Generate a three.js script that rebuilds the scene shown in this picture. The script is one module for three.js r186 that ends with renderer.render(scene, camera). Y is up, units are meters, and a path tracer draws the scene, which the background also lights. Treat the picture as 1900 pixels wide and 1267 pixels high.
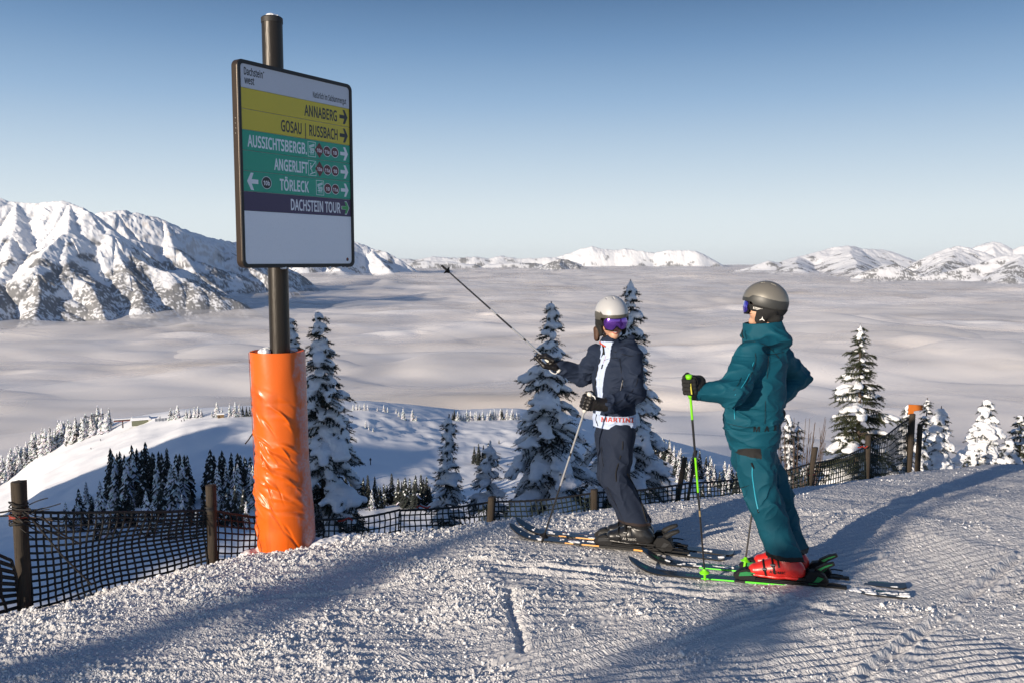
import * as THREE from 'three';
import { mergeGeometries, mergeVertices, toCreasedNormals } from 'three/addons/utils/BufferGeometryUtils.js';
import { RoundedBoxGeometry } from 'three/addons/geometries/RoundedBoxGeometry.js';

// ---------------------------------------------------------------- camera, sky, sun, exposure
const EXPOSURE = 1.2;
const scene = new THREE.Scene();
const PITCH = 5.28 * Math.PI / 180, F = 1618, EYE = new THREE.Vector3(0, 2, 0);
const camera = new THREE.PerspectiveCamera(2 * Math.atan(633.5 / F) * 180 / Math.PI, 1024 / 682, 0.1, 160000);
camera.position.copy(EYE); camera.rotation.set(-PITCH, 0, 0);
const SUN_AZ = 42 * Math.PI / 180, SUN_EL = 12 * Math.PI / 180;       // azimuth measured from straight behind the camera towards its left
const SUN = new THREE.Vector3(-Math.sin(SUN_AZ) * Math.cos(SUN_EL), Math.sin(SUN_EL), Math.cos(SUN_AZ) * Math.cos(SUN_EL));
{
  const W = 512, Hh = 256, data = new Float32Array(W * Hh * 4);
  const lin = c => c.map(v => { v /= 255; return v <= 0.04045 ? v / 12.92 : ((v + 0.055) / 1.055) ** 2.4; });
  const keys = [[-90, [196, 200, 206]], [0, [230, 238, 240]], [3, [221, 233, 239]], [6.5, [190, 211, 229]], [10, [152, 183, 215]], [13.5, [116, 152, 192]], [17, [82, 117, 158]],
    [28, [60, 97, 143]], [50, [43, 76, 122]], [90, [34, 62, 106]]].map(([e, c]) => [e, lin(c)]);
  for (let j = 0; j < Hh; j++) {
    const el = (j + 0.5) / Hh * 180 - 90;
    let k = 0; while (k < keys.length - 2 && el > keys[k + 1][0]) k++;
    const t = Math.min(1, Math.max(0, (el - keys[k][0]) / (keys[k + 1][0] - keys[k][0])));
    for (let i = 0; i < W; i++) {
      const az = ((i + 0.5) / W - 0.5) * 2 * Math.PI, ce = Math.cos(el * Math.PI / 180);
      const d = new THREE.Vector3(Math.cos(az) * ce, Math.sin(el * Math.PI / 180), Math.sin(az) * ce);
      const g = el > -4 ? 0.5 * Math.exp(-Math.acos(Math.min(1, d.dot(SUN))) / 0.35) : 0;             // the sky is a little brighter round the sun
      const o = (j * W + i) * 4;
      for (let c = 0; c < 3; c++) data[o + c] = (keys[k][1][c] * (1 - t) + keys[k + 1][1][c] * t) / EXPOSURE + g * [1, 0.93, 0.82][c];
      data[o + 3] = 1;
    }
  }
  const sky = new THREE.DataTexture(data, W, Hh, THREE.RGBAFormat, THREE.FloatType);
  sky.mapping = THREE.EquirectangularReflectionMapping; sky.magFilter = sky.minFilter = THREE.LinearFilter; sky.needsUpdate = true;
  scene.background = sky; scene.environment = sky;
}
scene.backgroundIntensity = 1; scene.environmentIntensity = 1;
const sun = new THREE.DirectionalLight(new THREE.Color(1, 0.86, 0.70), 5);
sun.position.copy(SUN).multiplyScalar(60).add(new THREE.Vector3(0, 0, -8)); sun.target.position.set(0, 0, -8);
sun.castShadow = true; sun.shadow.mapSize.set(4096, 4096);
Object.assign(sun.shadow.camera, { left: -25, right: 25, top: 25, bottom: -25, near: 1, far: 200 });
scene.add(sun, sun.target);
scene.fog = new THREE.FogExp2(new THREE.Color(0.80, 0.88, 1.0), 0.000004);
const renderer = new THREE.WebGLRenderer({ antialias: true });
renderer.setSize(1024, 682); renderer.toneMapping = THREE.LinearToneMapping; renderer.toneMappingExposure = EXPOSURE;
renderer.shadowMap.enabled = true;

// ---------------------------------------------------------------- small helpers
const V = (x, y, z) => new THREE.Vector3(x, y, z);
const lerp = (a, b, t) => a + (b - a) * t, clamp = (x, a, b) => Math.min(b, Math.max(a, x));
const sstep = (a, b, x) => { const t = clamp((x - a) / (b - a), 0, 1); return t * t * (3 - 2 * t); };
const RNG = seed => () => { seed = (seed + 0x6D2B79F5) | 0; let t = Math.imul(seed ^ (seed >>> 15), 1 | seed); t = (t + Math.imul(t ^ (t >>> 7), 61 | t)) ^ t; return ((t ^ (t >>> 14)) >>> 0) / 4294967296; };
const PERM = new Uint8Array(512); { const r = RNG(77), p = [...Array(256).keys()]; for (let i = 255; i > 0; i--) { const j = Math.floor(r() * (i + 1)); [p[i], p[j]] = [p[j], p[i]]; } for (let i = 0; i < 512; i++) PERM[i] = p[i & 255]; }
const fade = t => t * t * t * (t * (t * 6 - 15) + 10);
const g3 = (h, x, y, z) => { h &= 15; const u = h < 8 ? x : y, v = h < 4 ? y : h === 12 || h === 14 ? x : z; return (h & 1 ? -u : u) + (h & 2 ? -v : v); };
function noise(x, y, z = 0) {
  const fx = Math.floor(x), fy = Math.floor(y), fz = Math.floor(z), X = fx & 255, Y = fy & 255, Z = fz & 255; x -= fx; y -= fy; z -= fz;
  const u = fade(x), v = fade(y), w = fade(z), A = PERM[X] + Y, AA = PERM[A & 255] + Z, AB = PERM[(A + 1) & 255] + Z, B = PERM[(X + 1) & 255] + Y, BA = PERM[B & 255] + Z, BB = PERM[(B + 1) & 255] + Z;
  const P = i => PERM[i & 255];
  return lerp(lerp(lerp(g3(P(AA), x, y, z), g3(P(BA), x - 1, y, z), u), lerp(g3(P(AB), x, y - 1, z), g3(P(BB), x - 1, y - 1, z), u), v),
    lerp(lerp(g3(P(AA + 1), x, y, z - 1), g3(P(BA + 1), x - 1, y, z - 1), u), lerp(g3(P(AB + 1), x, y - 1, z - 1), g3(P(BB + 1), x - 1, y - 1, z - 1), u), v), w);
}
function fbm(x, y, z = 0, n = 4, gain = 0.5) { let s = 0, a = 1; for (let i = 0; i < n; i++) { s += a * noise(x, y, z + i * 7.3); a *= gain; x *= 2.03; y *= 2.03; z *= 2.03; } return s; }
function ridged(x, y, z = 0, n = 4, gain = 0.5) { let s = 0, a = 1; for (let i = 0; i < n; i++) { s += a * (1 - 2 * Math.abs(noise(x, y, z + i * 5.1))); a *= gain; x *= 2.07; y *= 2.07; } return s; }

// A photograph pixel (1900 x 1267) at a depth along the view axis, or at a horizontal distance, as a place in the world.
const CP = Math.cos(PITCH), SP = Math.sin(PITCH);
function at(px, py, D) { const xc = (px - 950) / F * D, yc = -(py - 633.5) / F * D; return V(EYE.x + xc, EYE.y - D * SP + yc * CP, EYE.z - D * CP - yc * SP); }
function atRange(px, py, r) { const q = at(px, py, 1).sub(EYE), h = Math.hypot(q.x, q.z); return q.multiplyScalar(r / h).add(EYE); }
const rayOf = (px, py) => at(px, py, 1).sub(EYE).normalize();
function interp(tab, x) {                                                       // [[x, y...]...]
  if (x <= tab[0][0]) return tab[0][1];
  for (let i = 1; i < tab.length; i++) if (x <= tab[i][0]) { const [a, b] = [tab[i - 1], tab[i]], t = (x - a[0]) / (b[0] - a[0]); return a[1] + (b[1] - a[1]) * t; }
  return tab[tab.length - 1][1];
}

// ---------------------------------------------------------------- naming
const taken = new Map();
function numbered(name) { const n = taken.get(name) || 0; taken.set(name, n + 1); return n ? `${name}_${String(n).padStart(3, '0')}` : name; }
function shade(o) { o.traverse(c => { if (c.isMesh) { c.castShadow = true; c.receiveShadow = true; } }); return o; }
function thing(name, label, category, pos, group) { const o = new THREE.Group(); o.name = numbered(name); if (pos) o.position.copy(pos); o.userData = { label, category }; if (group) o.userData.group = group; scene.add(o); return o; }
function tag(o, label, category, group) { o.userData = { ...o.userData, label, category }; if (group) o.userData.group = group; return o; }
function obj(name, geo, mat, parent = scene) {
  if (Array.isArray(geo)) geo = geo.length > 1 ? mergeGeometries(geo.map(g => plain(g))) : geo[0];
  const m = new THREE.Mesh(geo, mat); m.name = parent === scene ? numbered(name) : name; m.castShadow = m.receiveShadow = true; parent.add(m); return m;
}
function structure(name, geo, mat, label, category) { const m = obj(name, geo, mat); m.userData = { kind: 'structure', label, category }; return m; }
function plain(g) {                                                             // position, normal, uv, indexed
  if (!g.index) { const n = g.attributes.position.count; g.setIndex([...Array(n).keys()]); }
  for (const k of Object.keys(g.attributes)) if (!['position', 'normal', 'uv'].includes(k)) g.deleteAttribute(k);
  if (!g.attributes.normal) g.computeVertexNormals();
  if (!g.attributes.uv) g.setAttribute('uv', new THREE.BufferAttribute(new Float32Array(g.attributes.position.count * 2), 2));
  return g;
}
const box = (w, h, d, r = 0.003, seg = 1) => new RoundedBoxGeometry(w, h, d, seg, Math.min(r, w / 2.01, h / 2.01, d / 2.01));
const put = (g, x, y, z, rx = 0, ry = 0, rz = 0) => g.applyMatrix4(new THREE.Matrix4().compose(V(x, y, z), new THREE.Quaternion().setFromEuler(new THREE.Euler(rx, ry, rz)), V(1, 1, 1)));
function tube(points, r, sides = 6, r2 = r) {                                   // a tapered tube through points, closed at both ends
  const n = points.length, pos = [], idx = [], nor = [];
  let u = V(0, 1, 0);
  for (let i = 0; i < n; i++) {
    const t = points[Math.min(n - 1, i + 1)].clone().sub(points[Math.max(0, i - 1)]).normalize();
    if (i === 0) u = Math.abs(t.y) > 0.9 ? V(1, 0, 0) : V(0, 1, 0);
    u = u.clone().addScaledVector(t, -u.dot(t)).normalize(); const v = t.clone().cross(u), rr = lerp(r, r2, i / (n - 1));
    for (let k = 0; k < sides; k++) { const a = k / sides * 2 * Math.PI, d = u.clone().multiplyScalar(Math.cos(a)).addScaledVector(v, Math.sin(a)); pos.push(points[i].x + d.x * rr, points[i].y + d.y * rr, points[i].z + d.z * rr); nor.push(d.x, d.y, d.z); }
  }
  for (let i = 0; i < n - 1; i++) for (let k = 0; k < sides; k++) { const a = i * sides + k, b = i * sides + (k + 1) % sides; idx.push(a, b, a + sides, b, b + sides, a + sides); }
  for (let k = 1; k < sides - 1; k++) { idx.push(0, k + 1, k); const o = (n - 1) * sides; idx.push(o, o + k, o + k + 1); }
  const g = new THREE.BufferGeometry(); g.setAttribute('position', new THREE.Float32BufferAttribute(pos, 3)); g.setAttribute('normal', new THREE.Float32BufferAttribute(nor, 3)); g.setAttribute('uv', new THREE.Float32BufferAttribute(new Float32Array(pos.length / 3 * 2), 2)); g.setIndex(idx); return g;
}
function gridGeo(nu, nv, f, uvf) {                                              // f(u, v) -> Vector3, faces up for u to the right and v away
  const pos = new Float32Array((nu + 1) * (nv + 1) * 3), uv = new Float32Array((nu + 1) * (nv + 1) * 2), idx = new Uint32Array(nu * nv * 6);
  for (let j = 0, o = 0; j <= nv; j++) for (let i = 0; i <= nu; i++, o++) { const p = f(i / nu, j / nv, i, j); pos[o * 3] = p.x; pos[o * 3 + 1] = p.y; pos[o * 3 + 2] = p.z; const t = uvf ? uvf(i / nu, j / nv, p) : [i / nu, j / nv]; uv[o * 2] = t[0]; uv[o * 2 + 1] = t[1]; }
  for (let j = 0, o = 0; j < nv; j++) for (let i = 0; i < nu; i++) { const a = j * (nu + 1) + i, b = a + 1, c = a + nu + 1, d = c + 1; idx.set([a, b, c, b, d, c], o); o += 6; }
  const g = new THREE.BufferGeometry(); g.setAttribute('position', new THREE.BufferAttribute(pos, 3)); g.setAttribute('uv', new THREE.BufferAttribute(uv, 2)); g.setIndex(new THREE.BufferAttribute(idx, 1)); g.computeVertexNormals(); return g;
}
function colorBy(g, f) { const p = g.attributes.position, n = g.attributes.normal, c = new Float32Array(p.count * 3); for (let i = 0; i < p.count; i++) c.set(f(p.getX(i), p.getY(i), p.getZ(i), n.getX(i), n.getY(i), n.getZ(i), i), i * 3); g.setAttribute('color', new THREE.BufferAttribute(c, 3)); return g; }

// ---------------------------------------------------------------- distance fields and their mesh
class Field {
  constructor(k = 0.03) { this.k = k; this.prims = []; this.after = null; }
  cap(a, b, ra, rb = ra, w = null, q = 1, k = this.k) {                         // tapered capsule; q < 1 flattens it along w
    const d = b.clone().sub(a); this.prims.push({ ax: a.x, ay: a.y, az: a.z, dx: d.x, dy: d.y, dz: d.z, l: Math.max(1e-9, d.lengthSq()), ra, rb, w, q: 1 / q - 1, k }); return this;
  }
  ball(c, r, w = null, q = 1, k = this.k) { return this.cap(c, c, r, r, w, q, k); }
  raw(x, y, z) {
    let m = 1e9;
    for (const p of this.prims) {
      let x1 = x - p.ax, y1 = y - p.ay, z1 = z - p.az;
      let t = (x1 * p.dx + y1 * p.dy + z1 * p.dz) / p.l; t = t < 0 ? 0 : t > 1 ? 1 : t;
      x1 -= t * p.dx; y1 -= t * p.dy; z1 -= t * p.dz;
      if (p.w) { const s = (x1 * p.w.x + y1 * p.w.y + z1 * p.w.z) * p.q; x1 += p.w.x * s; y1 += p.w.y * s; z1 += p.w.z * s; }
      const d = Math.sqrt(x1 * x1 + y1 * y1 + z1 * z1) - (p.ra + (p.rb - p.ra) * t);
      const h = p.k - Math.abs(m - d);
      m = Math.min(m, d) - (h > 0 ? h * h / (4 * p.k) : 0);
    }
    return m;
  }
  at(x, y, z) { const d = this.raw(x, y, z); return this.after ? this.after(d, x, y, z) : d; }
  bounds(pad) {
    const b = new THREE.Box3();
    for (const p of this.prims) { const r = Math.max(p.ra, p.rb) * Math.max(1, 1 / (1 + p.q)); for (const t of [0, 1]) { const c = V(p.ax + p.dx * t, p.ay + p.dy * t, p.az + p.dz * t); b.expandByPoint(c.clone().addScalar(r + pad)); b.expandByPoint(c.addScalar(-r - pad)); } }
    return b;
  }
  grad(x, y, z, e) { return V(this.at(x + e, y, z) - this.at(x - e, y, z), this.at(x, y + e, z) - this.at(x, y - e, z), this.at(x, y, z + e) - this.at(x, y, z - e)).normalize(); }
  hit(o, d, t0, t1) {                                                           // first point of the surface along a line
    let t = t0; for (let i = 0; i < 400 && t < t1; i++) { const s = this.at(o.x + d.x * t, o.y + d.y * t, o.z + d.z * t); if (s < 0.0006) return o.clone().addScaledVector(d, t); t += Math.max(0.0008, s * 0.6); } return null;
  }
  mesh(h, box3 = this.bounds(0.03)) {                                           // surface nets
    const mn = box3.min, n = box3.getSize(V(0, 0, 0)).divideScalar(h).ceil().addScalar(1), nx = n.x, ny = n.y, nz = n.z;
    const val = new Float32Array(nx * ny * nz).fill(9), B = 6, id = (i, j, k) => (k * ny + j) * nx + i;
    for (let k0 = 0; k0 < nz; k0 += B) for (let j0 = 0; j0 < ny; j0 += B) for (let i0 = 0; i0 < nx; i0 += B) {
      const c = this.at(mn.x + (i0 + B / 2) * h, mn.y + (j0 + B / 2) * h, mn.z + (k0 + B / 2) * h);
      const far = Math.abs(c) > B * h * 1.5 + 0.02;
      for (let k = k0; k < Math.min(nz, k0 + B); k++) for (let j = j0; j < Math.min(ny, j0 + B); j++) for (let i = i0; i < Math.min(nx, i0 + B); i++) val[id(i, j, k)] = far ? c : this.at(mn.x + i * h, mn.y + j * h, mn.z + k * h);
    }
    const vid = new Int32Array(nx * ny * nz).fill(-1), pos = [], idx = [];
    for (let k = 0; k < nz - 1; k++) for (let j = 0; j < ny - 1; j++) for (let i = 0; i < nx - 1; i++) {
      let s = 0, px = 0, py = 0, pz = 0; const c = [];
      let neg = 0; for (let q = 0; q < 8; q++) { const v = val[id(i + (q & 1), j + ((q >> 1) & 1), k + (q >> 2))]; c.push(v); if (v < 0) neg++; }
      if (!neg || neg === 8) continue;
      for (let q = 0; q < 8; q++) for (const b of [1, 2, 4]) if (!(q & b)) { const a = c[q], d = c[q | b]; if ((a < 0) !== (d < 0)) { const t = a / (a - d); px += (q & 1) + (b === 1 ? t : 0); py += ((q >> 1) & 1) + (b === 2 ? t : 0); pz += (q >> 2) + (b === 4 ? t : 0); s++; } }
      vid[id(i, j, k)] = pos.length / 3; pos.push(mn.x + (i + px / s) * h, mn.y + (j + py / s) * h, mn.z + (k + pz / s) * h);
    }
    const quad = (a, b, c, d, flip) => { if (a < 0 || b < 0 || c < 0 || d < 0) return; flip ? idx.push(a, c, b, a, d, c) : idx.push(a, b, c, a, c, d); };
    for (let k = 1; k < nz - 1; k++) for (let j = 1; j < ny - 1; j++) for (let i = 1; i < nx - 1; i++) {
      const v = val[id(i, j, k)] < 0;
      if (v !== (val[id(i + 1, j, k)] < 0)) quad(vid[id(i, j - 1, k - 1)], vid[id(i, j, k - 1)], vid[id(i, j, k)], vid[id(i, j - 1, k)], !v);
      if (v !== (val[id(i, j + 1, k)] < 0)) quad(vid[id(i - 1, j, k - 1)], vid[id(i - 1, j, k)], vid[id(i, j, k)], vid[id(i, j, k - 1)], !v);
      if (v !== (val[id(i, j, k + 1)] < 0)) quad(vid[id(i - 1, j - 1, k)], vid[id(i, j - 1, k)], vid[id(i, j, k)], vid[id(i - 1, j, k)], !v);
    }
    const nor = new Float32Array(pos.length);
    for (let i = 0; i < pos.length; i += 3) { const g = this.grad(pos[i], pos[i + 1], pos[i + 2], h * 0.6); nor[i] = g.x; nor[i + 1] = g.y; nor[i + 2] = g.z; }
    const uv = new Float32Array(pos.length / 3 * 2);
    for (let i = 0; i < pos.length / 3; i++) { uv[i * 2] = pos[i * 3] + pos[i * 3 + 2]; uv[i * 2 + 1] = pos[i * 3 + 1]; }
    const g = new THREE.BufferGeometry(); g.setAttribute('position', new THREE.Float32BufferAttribute(pos, 3)); g.setAttribute('normal', new THREE.BufferAttribute(nor, 3)); g.setAttribute('uv', new THREE.BufferAttribute(uv, 2)); g.setIndex(idx); return g;
  }
}
function splitGeo(g, names, f) {                                                // a mesh cut into named pieces by the place of each triangle
  const out = {}, p = g.attributes.position, ix = g.index.array;
  for (const n of names) out[n] = [];
  for (let i = 0; i < ix.length; i += 3) { const x = (p.getX(ix[i]) + p.getX(ix[i + 1]) + p.getX(ix[i + 2])) / 3, y = (p.getY(ix[i]) + p.getY(ix[i + 1]) + p.getY(ix[i + 2])) / 3, z = (p.getZ(ix[i]) + p.getZ(ix[i + 1]) + p.getZ(ix[i + 2])) / 3; out[f(x, y, z)].push(ix[i], ix[i + 1], ix[i + 2]); }
  const res = {};
  for (const n of names) {
    const map = new Map(), pos = [], nor = [], uv = [], idx = [];
    for (const v of out[n]) { let k = map.get(v); if (k === undefined) { k = pos.length / 3; map.set(v, k); pos.push(p.getX(v), p.getY(v), p.getZ(v)); nor.push(g.attributes.normal.getX(v), g.attributes.normal.getY(v), g.attributes.normal.getZ(v)); uv.push(g.attributes.uv.getX(v), g.attributes.uv.getY(v)); } idx.push(k); }
    const q = new THREE.BufferGeometry(); q.setAttribute('position', new THREE.Float32BufferAttribute(pos, 3)); q.setAttribute('normal', new THREE.Float32BufferAttribute(nor, 3)); q.setAttribute('uv', new THREE.Float32BufferAttribute(uv, 2)); q.setIndex(idx); res[n] = q;
  }
  return res;
}

// ---------------------------------------------------------------- textures and materials
function dataTex(n, f, repeat = 1, srgb = false) { const d = new Uint8Array(n * n * 4); for (let j = 0; j < n; j++) for (let i = 0; i < n; i++) { let c = f(i / n, j / n); if (!Array.isArray(c)) c = [c, c, c]; const o = (j * n + i) * 4; for (let k = 0; k < 3; k++) d[o + k] = clamp(c[k], 0, 1) * 255; d[o + 3] = 255; } const t = new THREE.DataTexture(d, n, n); t.wrapS = t.wrapT = THREE.RepeatWrapping; t.magFilter = THREE.LinearFilter; t.minFilter = THREE.LinearMipmapLinearFilter; t.generateMipmaps = true; t.repeat.set(repeat, repeat); if (srgb) t.colorSpace = THREE.SRGBColorSpace; t.needsUpdate = true; return t; }
const tileNoise = (u, v, k, s) => { const a = 2 * Math.PI * u, b = 2 * Math.PI * v, r = k / (2 * Math.PI); return noise(Math.cos(a) * r + s, Math.sin(a) * r + Math.cos(b) * r * 1.01, Math.sin(b) * r + s * 0.7); };
function canvasTex(w, h, draw) { const c = document.createElement('canvas'); c.width = w; c.height = h; const x = c.getContext('2d'); draw(x, w, h); const t = new THREE.CanvasTexture(c); t.colorSpace = THREE.SRGBColorSpace; t.anisotropy = 8; return t; }
const std = (rgb, rough = 0.8, more = {}) => new THREE.MeshStandardMaterial({ color: new THREE.Color().setRGB(...rgb), roughness: rough, ...more });
const phys = (rgb, rough = 0.5, more = {}) => new THREE.MeshPhysicalMaterial({ color: new THREE.Color().setRGB(...rgb), roughness: rough, ...more });
const texWeave = dataTex(128, (u, v) => 0.5 + 0.25 * Math.sin(u * 2 * Math.PI * 32) * Math.sin(v * 2 * Math.PI * 32) + 0.25 * tileNoise(u, v, 24, 3), 6);
const texGrain = dataTex(256, (u, v) => 0.5 + 0.5 * (tileNoise(u, v, 60, 1) + 0.7 * tileNoise(u, v, 120, 9)), 1);
const SNOW = [0.86, 0.875, 0.90];
const snowBump = dataTex(512, (u, v) => 0.5 + 0.3 * tileNoise(u, v, 40, 2) + 0.25 * tileNoise(u, v, 90, 5) + 0.2 * tileNoise(u, v, 180, 8), 1);
const mSnow = std([0.65, 0.64, 0.635], 0.92, { bumpMap: snowBump, bumpScale: 0.012 });
const mSnowPlain = std([0.90, 0.91, 0.93], 0.95), mCrumb = std([0.78, 0.78, 0.78], 0.9);

// ---------------------------------------------------------------- the ground: piste, slope below it, hill across the hollow
const EDGE = [[-1200, 1300, 3.2], [-500, 1238, 4.0], [-100, 1165, 4.7], [0, 1141, 4.98], [120, 1112, 5.2], [240, 1081, 5.48], [340, 1056, 5.75], [480, 1023, 6.1], [600, 1003, 6.35], [800, 975, 6.7], [950, 956, 7.0], [1100, 940, 7.4], [1350, 920, 8.2], [1500, 905, 9.0], [1620, 890, 9.9], [1700, 880, 10.6], [1800, 868, 11.2], [1900, 868, 11.7], [2200, 868, 13.5], [3200, 868, 20]].map(([a, b, c]) => { const p = at(a, b, c); return [p.x, p.z]; });
EDGE.unshift([-16, 8], [-9, 1.5]);
function edgeDist(x, z) {                                                       // metres beyond the edge of the piste (negative on it)
  let best = 1e9, sign = 1;
  for (let i = 0; i < EDGE.length - 1; i++) {
    const [ax, az] = EDGE[i], [bx, bz] = EDGE[i + 1], dx = bx - ax, dz = bz - az, t = clamp(((x - ax) * dx + (z - az) * dz) / (dx * dx + dz * dz), 0, 1), ex = x - ax - t * dx, ez = z - az - t * dz, d = ex * ex + ez * ez;
    if (d < best) { best = d; sign = dx * ez - dz * ex < 0 ? 1 : -1; }
  }
  return Math.sqrt(best) * sign;
}
const tanDown = (py, px = 950) => { const b = (py - 633.5) / F; return (b * CP + SP) / Math.hypot(CP - b * SP, (px - 950) / F); };
const CREST = [[-400, 985], [-100, 935], [0, 888], [60, 848], [130, 817], [240, 786], [330, 773], [400, 769], [470, 768], [560, 766], [620, 757], [680, 757], [760, 766], [850, 777], [960, 774], [1050, 786], [1150, 810], [1200, 830], [1260, 852], [1365, 892], [1500, 945], [1800, 1010], [2300, 1060]];
const CRANGE = [[-400, 760], [-100, 790], [0, 790], [130, 750], [240, 690], [330, 630], [420, 590], [500, 575], [1000, 600], [1150, 640], [1260, 560], [1500, 460], [2300, 400]];
const FLOOR = [[0, 0], [12, -6.3], [40, -21], [95, -52], [200, -79], [350, -98], [500, -120]];
const gauss = (x, w) => Math.exp(-(x / w) * (x / w));
const softplus = (x, k) => k * Math.log(1 + Math.exp(clamp(x / k, -30, 30)));
function farHeight(x, z) {
  const r = Math.hypot(x, z), u = z < -1 ? 950 + F * clamp(x / -z, -3, 3) : x < 0 ? -4000 : 6000, rc = interp(CRANGE, u), hc = -rc * tanDown(interp(CREST, u), clamp(u, -400, 2300)), r0 = Math.min(350, rc * 0.72), h0 = interp(FLOOR, r0);
  let h;
  if (r < r0) h = interp(FLOOR, r);
  else if (r < rc) { const t = (r - r0) / (rc - r0); h = lerp(h0, hc, t * (1.55 - 0.55 * t)); }
  else h = hc - 0.0022 * (r - rc) ** 2 / (1 + (r - rc) / 110);
  const w = sstep(60, 200, r);
  return 2 + h + w * (2.2 * fbm(x / 46, z / 46, 3, 3) + (0.4 + 0.7 * sstep(520, 640, u) * sstep(430, 520, r)) * ridged(x / 13 + z / 40, z / 25, 8, 2) + 0.32 * fbm(x / 5.5 - z / 30, z / 9, 18, 2)) * (0.5 + 0.5 * sstep(rc + 40, rc - 60, r)) ;
}
function H(x, z) {
  const e = edgeDist(x, z), D = -z;
  let y = -0.15 * softplus(D - 6.9, 0.35) + 0.02 * noise(x * 0.5, z * 0.5, 1);
  if (z > 0) y += 0.02 * z;
  if (e > -1.5) {
    const base = -0.15 * softplus(Math.min(D, 14) - 6.9, 0.35), d = Math.max(0, e + 0.3);
    y = Math.max(y, base * sstep(0, 8, e) + y * (1 - sstep(0, 8, e))) - 0.42 * (Math.sqrt(d * d + 0.09) - 0.3) - 0.25 * Math.max(0, e - 25);
    y += 0.035 * fbm(x * 1.4, z * 1.4, 5, 2) * sstep(-0.6, 0.1, e) + 0.25 * noise(x * 0.35, z * 0.35, 9) * sstep(1, 5, e);
  }
  const r = Math.hypot(x, z);
  if (r > 40 && e > 0) y = lerp(y, farHeight(x, z), sstep(40, 110, r));
  return y;
}
// where a pixel's line of sight meets the ground
function ground(px, py, rmax = 900) { const d = rayOf(px, py); let t = 2.5, s = 0; for (let i = 0; i < 6000; i++) { const x = EYE.x + d.x * t, y = EYE.y + d.y * t, z = EYE.z + d.z * t, g = y - H(x, z); if (g < 0) { let a = s, b = t; for (let k = 0; k < 24; k++) { const m = (a + b) / 2; if (EYE.y + d.y * m - H(EYE.x + d.x * m, EYE.z + d.z * m) < 0) b = m; else a = m; } return EYE.clone().addScaledVector(d, b); } s = t; t += Math.max(0.02, g * 0.35, t * 0.004); if (t > rmax) break; } return null; }

// snow surface of the piste: groomed ridges, chopped lumps, ski tracks
const A0 = ground(1590, 1262), A1 = ground(1895, 1030), B0 = ground(948, 1095), B1 = ground(962, 1205);
const segDist = (x, z, a, b) => { const dx = b.x - a.x, dz = b.z - a.z, t = clamp(((x - a.x) * dx + (z - a.z) * dz) / (dx * dx + dz * dz), 0, 1), ex = x - a.x - t * dx, ez = z - a.z - t * dz; return [Math.hypot(ex, ez) * (dx * ez - dz * ex < 0 ? 1 : -1), t]; };
const TRACKS = [[[905, 1046], [1330, 1078], 0.03], [[930, 1040], [1190, 1052], 0.02], [[900, 1058], [1420, 1100], 0.035], [[960, 1052], [1500, 1092], 0.025], [[1010, 1076], [1480, 1118], 0.03], [[860, 1036], [1120, 1062], 0.022], [[1230, 1098], [1560, 1140], 0.03], [[300, 1105], [760, 1040], 0.03], [[250, 1150], [900, 1060], 0.02], [[1130, 1260], [1700, 1010], 0.022], [[820, 1262], [1240, 1120], 0.02], [[1400, 1000], [1890, 900], 0.03], [[1460, 960], [1880, 930], 0.03]].map(([a, b, w]) => [ground(...a), ground(...b), w]);
const SKIS = { w: [ground(980, 991), ground(1352, 1035)], m: [ground(1220, 1054), ground(1682, 1103)] };
function groomed(x, z) {
  const n1 = fbm(x * 0.8, z * 0.8, 21, 3), right = Math.max(sstep(0.5, 1.4, x + 0.9 * n1 - 0.25 * (z + 5)), 0.8 * sstep(-4.9, -4.3, z + 0.1 * x + 0.5 * n1) * sstep(-0.9, 0.2, x)), patch = sstep(-0.2, 0.2, fbm(x * 1.3, z * 2.2, 33, 3) + 0.45 * (right - 0.3));
  return right * patch;
}
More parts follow.
